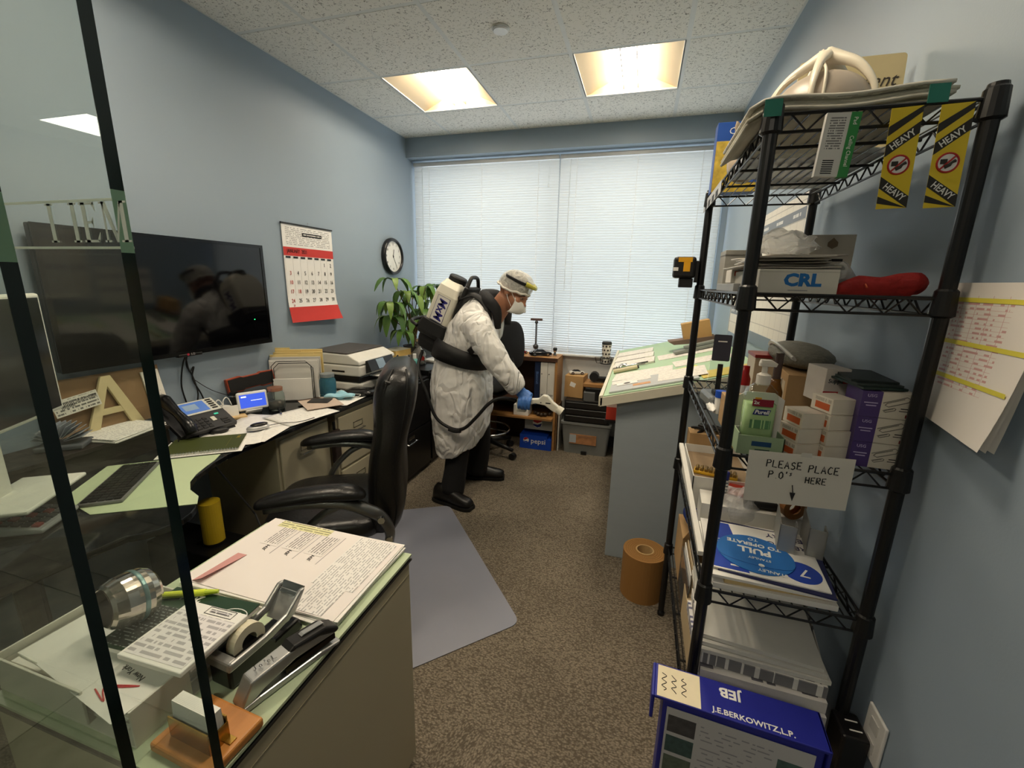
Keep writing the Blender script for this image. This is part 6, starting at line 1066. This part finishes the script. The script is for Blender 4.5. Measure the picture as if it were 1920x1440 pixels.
# ---- tumbler in its holder
t = thing('cup_holder','black wire cup holder clamped to the drafting table edge','cup holder',(-.235,3.42,.90)); 
for z in (0,.05): MB().tube([(.042*math.cos(2*math.pi*k/24),.042*math.sin(2*math.pi*k/24),z) for k in range(25)],.003,6,cap=False).build('ring', BLACK, t)
for k in range(6): a=math.pi*k/3; MB().tube([(.042*math.cos(a),.042*math.sin(a),.05),(.042*math.cos(a),.042*math.sin(a),0),(0,0,-.002)],.0025,5).build('rib', BLACK, t)
MB().tube([(.04,0,.05),(.062,0,.05)],.004,6).build('arm', BLACK, t); MB().tube([(-.042,0,.05),(-.085,0,.045),(-.07,0,.0),(-.042,0,0)],.003,6).build('hook', BLACK, t)
t = thing('polka_dot_tumbler','white travel tumbler with black polka dots in the cup holder','tumbler',(-.235,3.42,.9035)); MB().lathe([(.001,0),(.028,0),(.036,.15),(.001,.15)],n=24).build('cup', mat('cup_white',(226,222,212),.4), t, smooth=False); MB().lathe([(.038,.148),(.038,.162),(.033,.17),(.001,.172)],n=24).build('lid', BLACK, t)
for r in range(5):
    for k in range(8): a=2*math.pi*(k+.5*(r%2))/8; z=.015+r*.03; R_=.0285+.008*z/.15; MB().lathe([(.001,.0012),(.0078,.001),(.0078,0)],n=12).build('dot', mat('dot_brown',(48,34,30),.5) if (r+k)%3 else mat('dot_black',(24,22,24),.5), t, loc=(R_*math.cos(a),R_*math.sin(a),z), rot=(90,0,math.degrees(a)+90))
# ---- bins and drawers under the window
gp_ = mat('grey_plastic',(126,128,126),.5); t = thing('grey_storage_bin','grey plastic storage bin with a picture label on the floor under the window','bin',(-.385,3.82,0)); MB().loft([rr(-.19,.19,.12,0,r=.02),rr(-.215,.215,.14,.27,r=.02),rr(-.225,.225,.15,.28,r=.02),rr(-.225,.225,.15,.30,r=.02)]).build('tub', gp_, t); MB().bx(-.14,.10,-.1425,-.137,.10,.19).build('picture_label', mat('bin_label',(170,120,80),.5,var=.5,scale=25), t); MB().bx(-.14,-.08,-.1435,-.14,.11,.185).build('label_panel', mat('bin_label_pale',(170,176,180),.5), t); MB().bx(-.06,.06,-.1435,-.14,.165,.180).build('label_title', printed('bin_title',(150,110,80),(225,220,210),.02,.7,80,None,.6), t); MB().bx(-.03,.02,-.145,-.128,.0,.03).build('latch', BLACK, t)
t = thing('black_drawer_unit','black plastic drawer unit on top of the grey storage bin','drawers',(-.385,3.82,.301)); MB().bx(-.20,.20,-.14,.14,0,.20).build('frame', mat('drawer_black',(24,24,25),.4), t, bev=.004)
for k in range(3): q = MB().bx(-.185,.185,-.15,-.14,.012+k*.062,.066+k*.062).build('drawer', mat('drawer_smoke',(30,28,28),.2), t, bev=.003); MB().bx(-.185,.185,-.152,-.15,.058+k*.062,.062+k*.062).build('drawer_lip', gp_, q)
t = thing('grey_toolbox','grey and black toolbox on the black drawer unit','toolbox',(-.272,3.80,.502)); MB().bx(-.15,.15,-.13,.12,0,.09).build('box', mat('tool_grey',(96,98,98),.45), t, bev=.008); MB().bx(-.14,.14,-.12,.11,.09,.125).build('lid', BLACK, t, bev=.008); MB().bx(-.05,-.01,-.137,-.13,.02,.10).build('latch', BLACK, t); MB().bx(.05,.12,-.134,-.13,.03,.07).build('plate', gp_, t)
t = thing('wooden_tray','light wooden tray on the grey toolbox','tray',(-.30,3.81,.628)); MB().bx(-.13,.15,-.11,.1,0,.03).build('tray', wood, t, bev=.002)
t = thing('tape_gun','black tape gun lying on the wooden tray','tape gun',(-.28,3.80,.659)); MB().bx(-.09,.09,-.03,.03,.01,.05).build('body', BLACK, t, bev=.008); MB().cyl((-.07,-.04,.05),(-.07,.04,.05),.04,n=18).build('roll', mat('gun_dark',(34,34,36),.4), t); MB().bx(.04,.12,-.02,.02,.05,.085).build('handle', BLACK, t, bev=.006)
t = thing('cardboard_carton','small cardboard carton with a white sticker under the window','box',(-.515,3.86,.503),-6); 
MB().bx(-.085,.085,-.09,.09,0,.20).build('carton', mat('carton_tan',(190,150,98),.8), t, bev=.002); MB().box((-.01,-.0905,.12),(.05,.001,.04),(0,18,0)).build('sticker', WHITE, t)
t = thing('white_toy_car','white toy car on the small cardboard carton','toy car',(-.515,3.86,.7032),20); cb = mat('toy_white',(226,222,212),.3)
def car(t, m, L=.07, k=1):
    MB().loft([[(x, w*c_, z) for c_,z in ((-1,.008*k),(1,.008*k),(1,h*k),(.8,(h+.004)*k),(-.8,(h+.004)*k),(-1,h*k))] for x,w,h in ((-L,.022*k,.018),(-L*.8,.028*k,.024),(0,.03*k,.026),(L*.8,.028*k,.022),(L,.022*k,.016))]).build('body', m, t, bev=.002)
    MB().loft([[(x, w*c_, z) for c_,z in ((-1,.026*k),(1,.026*k),(.8,h*k),(-.8,h*k))] for x,w,h in ((-L*.6,.024*k,.03),(-L*.35,.025*k,.042),(L*.2,.025*k,.042),(L*.5,.024*k,.028))]).build('cabin', mat('car_glass',(30,34,40),.15), t)
    for x in (-L*.6,L*.6):
        for s in (-1,1): q = MB().cyl((x,s*.022*k,.013*k),(x,s*.031*k,.013*k),.013*k,n=14).build('wheel', BLACK, t); MB().cyl((x,s*.031*k,.013*k),(x,s*.032*k,.013*k),.007*k,n=10).build('hubcap', CHROME, q)
car(t, cb)
t = thing('black_model_car','black model sports car on the bookcase top','toy car',(-.845,3.78,.8652),25); car(t, mat('car_black',(16,16,18),.15,coat=.5), .10, 1.4)
t = thing('red_model_car','small red model car at the left of the black one on the bookcase','toy car',(-1.03,3.80,.8652),60); car(t, mat('car_red',(150,24,30),.2), .06, 1)
t = thing('silver_trophy','small silver bulb-shaped trophy at the right end of the bookcase','trophy',(-.715,3.80,.8652)); MB().lathe([(.001,0),(.016,0),(.016,.01),(.010,.03),(.016,.05),(.018,.065),(.010,.08),(.001,.083)],n=18).build('body', CHROME, t, smooth=True); MB().lathe([(.012,.04),(.0195,.06),(.0195,.07),(.012,.08)],n=18,cap=(False,False)).build('dark_top', mat('bulb_dark',(50,52,54),.3,.5), t, smooth=True)
t = thing('metal_stand','tall grey metal pole stand with a T-shaped top on the bookcase','stand',(-.915,3.88,.8652)); MB().lathe([(.001,0),(.03,0),(.03,.008),(.01,.014)],n=20).build('base', gunm, t); MB().cyl((0,0,.01),(0,0,.30),.009,n=12).build('pole', mat('pole_grey',(120,122,126),.4,.6), t); MB().bx(-.055,.055,-.01,.01,.305,.325).build('crossbar', mat('bar_brown',(84,64,60),.5), t, bev=.003); ell(MB(),(0,0,.29),(.016,.016,.016)).build('joint', mat('joint_dark',(60,60,62),.4), t, smooth=True); ell(MB(),(0,0,.065),(.026,.026,.026)).build('knob', mat('joint_dark',(60,60,62)), t, smooth=True)
bw = mat('binder_white',(218,214,204),.5)
def binder(x0,x1,m,lb,sp=True):
    t = thing('ring_binder', lb, 'binder', ((x0+x1)/2,3.69,.4755), group='binders in the bookcase'); w=(x1-x0)/2; MB().bx(-w,w,0,.24,0,.345).build('cover', m, t, bev=.003)
    if sp:
        MB().bx(-w*.7,w*.7,-.0008,0,.04,.055).build('spine_print', mat('spine_grey',(160,158,152),.6), t); MB().cyl((-w*.6,-.001,.24),(-w*.6,.001,.24),.005,n=10).build('finger_ring', INK, t)
    else: text('Blumcraft', .03, mat('navy_text',(90,120,170),.5), t, (0,-.001,.2),(90,90,0))
binder(-.752,-.688,bw,'white binder at the right end of the bookcase shelf'); binder(-.818,-.754,bw,'white binder left of the last one in the bookcase'); binder(-.872,-.822,mat('binder_navy',(26,40,70),.4),'navy binder left of the white binders in the bookcase',False)
t = thing('grey_carton','grey flat carton with a cola emblem on the bookcase floor','box',(-.82,3.70,.182)); MB().bx(-.13,.13,0,.2,0,.11).build('carton', mat('carton_grey',(150,150,146),.6), t); MB().lathe([(.001,.001),(.045,.001),(.045,0)],n=24).build('emblem_white', WHITE, t, loc=(-.01,-.0004,.065), rot=(90,0,0)); MB().prism([(-.043,.012),(.0,-.002),(.043,.02),(.034,.032),(0,.044),(-.034,.03)],0,.0016).build('emblem_red', mat('cola_red',(190,40,50),.5), t, loc=(-.01,-.0006,.065), rot=(90,0,0)); MB().prism([(-.043,-.012),(0,-.016),(.043,.0),(.03,-.034),(0,-.044),(-.034,-.028)],0,.0016).build('emblem_blue', mat('cola_navy',(24,40,110),.5), t, loc=(-.01,-.0006,.065), rot=(90,0,0))
t = thing('cola_case','blue pepsi drink case on the floor of the bookcase','case',(-.83,3.665,0)); MB().bx(-.155,.145,0,.26,0,.135).build('case', mat('cola_blue',(22,70,180),.45), t, bev=.003) if False else MB().prism([(-.155,0),(.142,0),(.142,.10),(.105,.105),(.10,.135),(-.155,.135)],-.26,0,Matrix.Rotation(math.pi/2,4,'X')).build('case', mat('cola_blue',(22,70,180),.45), t)
text('pepsi', .068, WHITE, t, (.02,-.001,.078),(90,0,0), bold=.0005); MB().lathe([(.001,.001),(.027,.001),(.027,0)],n=24).build('emblem_white', WHITE, t, loc=(-.095,-.0004,.082), rot=(90,0,0)); MB().prism([(-.026,.004),(-.01,.0),(.012,.012),(.022,.016),(.012,.024),(0,.027),(-.014,.023)],0,.0016).build('emblem_red', MATS['cola_red'], t, loc=(-.095,-.0006,.082), rot=(90,0,0)); MB().prism([(-.026,-.006),(-.008,-.012),(.010,-.010),(.020,-.018),(.008,-.026),(-.012,-.024)],0,.0016).build('emblem_blue', MATS['cola_blue'], t, loc=(-.095,-.0006,.082), rot=(90,0,0))
t = thing('white_tissue_box','white box on the low shelf of the bookcase','box',(-.98,3.70,.3185)); MB().bx(-.07,.07,-.05,.1,0,.10).build('carton', WHITE, t, bev=.003); MB().bx(-.03,.03,.0,.03,.10,.11).build('tissue', WHITE, t, bev=.003)
t = thing('scrap_hardware','dark bits of hardware on the low bookcase shelf','hardware',(-.79,3.72,.3185)); crumple
for k in range(5): rnd=random.Random(k+70); ell(MB(),(0,0,.018),(.02,.022,.018)).build('piece', mat('hardware_brown',(66,54,44),.4,.5), t, smooth=True, loc=(-.07+k*.033,rnd.uniform(-.04,.02),0))
for k in range(2): 
    t = thing('leaning_board','%s pale board leaning at the right side of the bookcase'%['narrow','wide'][k],'board',(-.655+.022*k,3.78,0)); MB().add([(0,-.08,0),(0,.15,0),(.0,.15,.42-.06*k),(0,-.08,.42-.06*k)],[(0,1,2,3)]).build('panel', mat('panel_grey_%d'%k,[(120,90,60),(190,188,182)][k],.6), t, solid=.012)
t = thing('red_carton','red and white carton on a ledge beside the drafting table','box',(-.13,3.35,.50)); MB().bx(-.06,.048,-.12,.12,0,.10).build('carton', mat('carton_red',(196,60,40),.5), t, bev=.002); MB().bx(-.061,.049,-.121,.121,.10,.135).build('lid', mat('carton_pink',(226,190,176),.6), t, bev=.002)
t = thing('side_ledge','dark ledge bracket under the red carton on the drafting table','bracket',(-.13,3.35,.48)); MB().bx(-.07,.05,-.14,.14,0,.019).build('plate', BLACK, t); MB().bx(.038,.05,-.12,.12,-.08,0).build('rib', BLACK, t)
# ---- paper roll
t = thing('kraft_paper_roll','upright roll of brown kraft paper standing on the carpet beside the shelf','paper roll',(.120,1.995,0)); kr = mat('kraft_roll',(150,108,56),.75,var=.12,scale=6,stretch=(1,1,.2))
MB().lathe([(.042,0),(.103,0),(.103,.235),(.042,.235)],n=44,cap=(False,False)).build('paper', kr, t, smooth=False); MB().lathe([(.043,.0),(.043,.238),(.037,.238),(.037,.0)],n=32,cap=(False,False)).build('core', mat('core_tan',(190,158,108),.7), t)
for k in range(5): MB().tube([((.05+.01*k)*math.cos(2*math.pi*i/40),(.05+.01*k)*math.sin(2*math.pi*i/40),.2352) for i in range(41)],.0006,4,cap=False).build('layer_edge', mat('layer_dark',(110,78,40),.8), t)
# ---- books, vase and plant on the black cabinet
for k,(w,d,h,c,rz,lb) in enumerate(((.20,.26,.03,(226,222,214),4,'white catalogue at the bottom of the book pile on the black cabinet'),(.20,.25,.03,(190,178,184),-3,'mauve catalogue in the middle of the book pile on the black cabinet'),(.19,.24,.025,(214,210,206),3,'pale catalogue under the yellow book on the black cabinet'),(.14,.20,.055,(226,190,110),-8,'thick yellow-edged book on top of the pile behind the printer'))):
    z = .8005+sum((.03,.03,.025)[:k]); t = thing('book', lb, 'book', (-1.95,3.17,z), rz, 'books behind the printer'); MB().bx(-w/2,w/2,-d/2,d/2,0.002,h-.002).build('pages', mat('pages_%d'%k,c,.7), t); MB().bx(-w/2-.002,w/2+.002,-d/2-.002,d/2+.002,h-.002,h).build('cover', mat('cover_%d'%k,[(236,232,226),(200,190,196),(220,216,212),(232,222,190)][k],.5), t)
t = thing('glass_decanter','clear glass decanter with a red seal beside the plant','decanter',(-1.80,3.27,.8005)); MB().lathe([(.001,.003),(.055,.003),(.06,.02),(.058,.10),(.03,.13),(.018,.15),(.018,.19),(.024,.2)],n=28,cap=(True,False)).build('glass', mat('decanter_glass',(230,232,226),.05,trans=.85,ior=1.25,var=0), t, smooth=True, solid=.003); MB().lathe([(.001,.001),(.022,.001),(.022,0)],n=20).build('seal', mat('seal_red',(130,30,24),.4), t, loc=(.05,-.032,.06), rot=(90,0,57)); MB().lathe([(.001,.006),(.05,.006),(.053,.06),(.001,.062)],n=20).build('contents', mat('decanter_fill',(196,186,170),.5), t, smooth=True); MB().lathe([(.02,.195),(.016,.22),(.001,.222)],n=16).build('stopper', mat('cork',(190,160,120),.7), t)
t = thing('potted_plant','leafy green money tree plant in a dark pot beside the window','plant',(-1.93,3.42,.8005)); MB().lathe([(.001,0),(.07,0),(.09,.13),(.095,.14),(.085,.14),(.08,.125),(.001,.125)],n=28).build('pot', mat('pot_dark',(60,54,48),.5), t); st = mat('stem_brown',(110,84,54),.8)
leafm = [mat('leaf_green_%d'%k,c,.45,var=.25,scale=14) for k,c in enumerate(((86,122,52),(70,104,42),(112,140,66)))]
stems = []
for k,(dx,dy,h) in enumerate(((.0,.0,.42),(-.05,-.16,.36),(.06,.10,.30),(-.02,.14,.46),(.02,-.32,.56),(.10,-.10,.22),(-.10,.02,.26),(.12,.18,.38),(.06,.32,.52),(-.04,-.28,.26),(.14,.02,.30),(.0,.24,.26),(.05,-.20,.46),(.02,-.40,.38),(.08,.10,.50),(.06,-.26,.14))):
    tip = Vector((dx,dy,.14+h)); MB().tube([(0,0,.12),(dx*.3,dy*.3,.14+h*.5),tuple(tip)],[.007,.005,.003],6,5).build('stem', st, t, smooth=True); stems.append(tip)
rnd = random.Random(5); ci = 0
for tip in stems:
    n = 6; a0 = rnd.uniform(0,6)
    for k in range(n):
        a = a0+2*math.pi*k/n+rnd.uniform(-.2,.2); L = rnd.uniform(.12,.20); W_ = L*.19; dr = rnd.uniform(.5,1.1); m = leafm[ci%3]; ci += 1
        ca, sa = math.cos(a), math.sin(a)
        def lf(u,v,L=L,W_=W_,dr=dr): s = v*L; w = W_*math.sin(math.pi*min(1,(v*.93+.05)))**.8*(u*2-1); return (.012+s*math.cos(dr*v*.9), w, -s*math.sin(dr*v*1.0)*.9+abs(w)*.25+.03*math.sin(math.pi*v))
        b = MB().sheet(lf,2,6); M = Matrix.Translation(tip) @ Matrix.Rotation(a,4,'Z'); b.v = [tuple(M@Vector(v)) for v in b.v]
        lim = Vector((-1.93,3.42,.8005)); b.v = [(max(v[0],XL+.012-lim.x),min(v[1],3.905-lim.y),v[2]) for v in b.v]; b.build('leaf', m, t, smooth=True)
t = thing('teal_spray_bottle','teal and white bottle on the black cabinet behind the chair','bottle',(-1.66,2.95,.7605)); MB().lathe([(.001,0),(.035,0),(.035,.12),(.02,.15),(.012,.155)],n=20).build('bottle', mat('teal_bottle',(70,140,136),.35), t, smooth=True); MB().lathe([(.036,.05),(.036,.10)],n=20,cap=(False,False)).build('label', WHITE, t); MB().lathe([(.014,.15),(.014,.19),(.001,.191)],n=14).build('cap', WHITE, t)
pile('paper_stack','white papers stacked on the black cabinet behind the person','papers',(-1.72,3.52,.8005),-6,.2,.27,8,form)
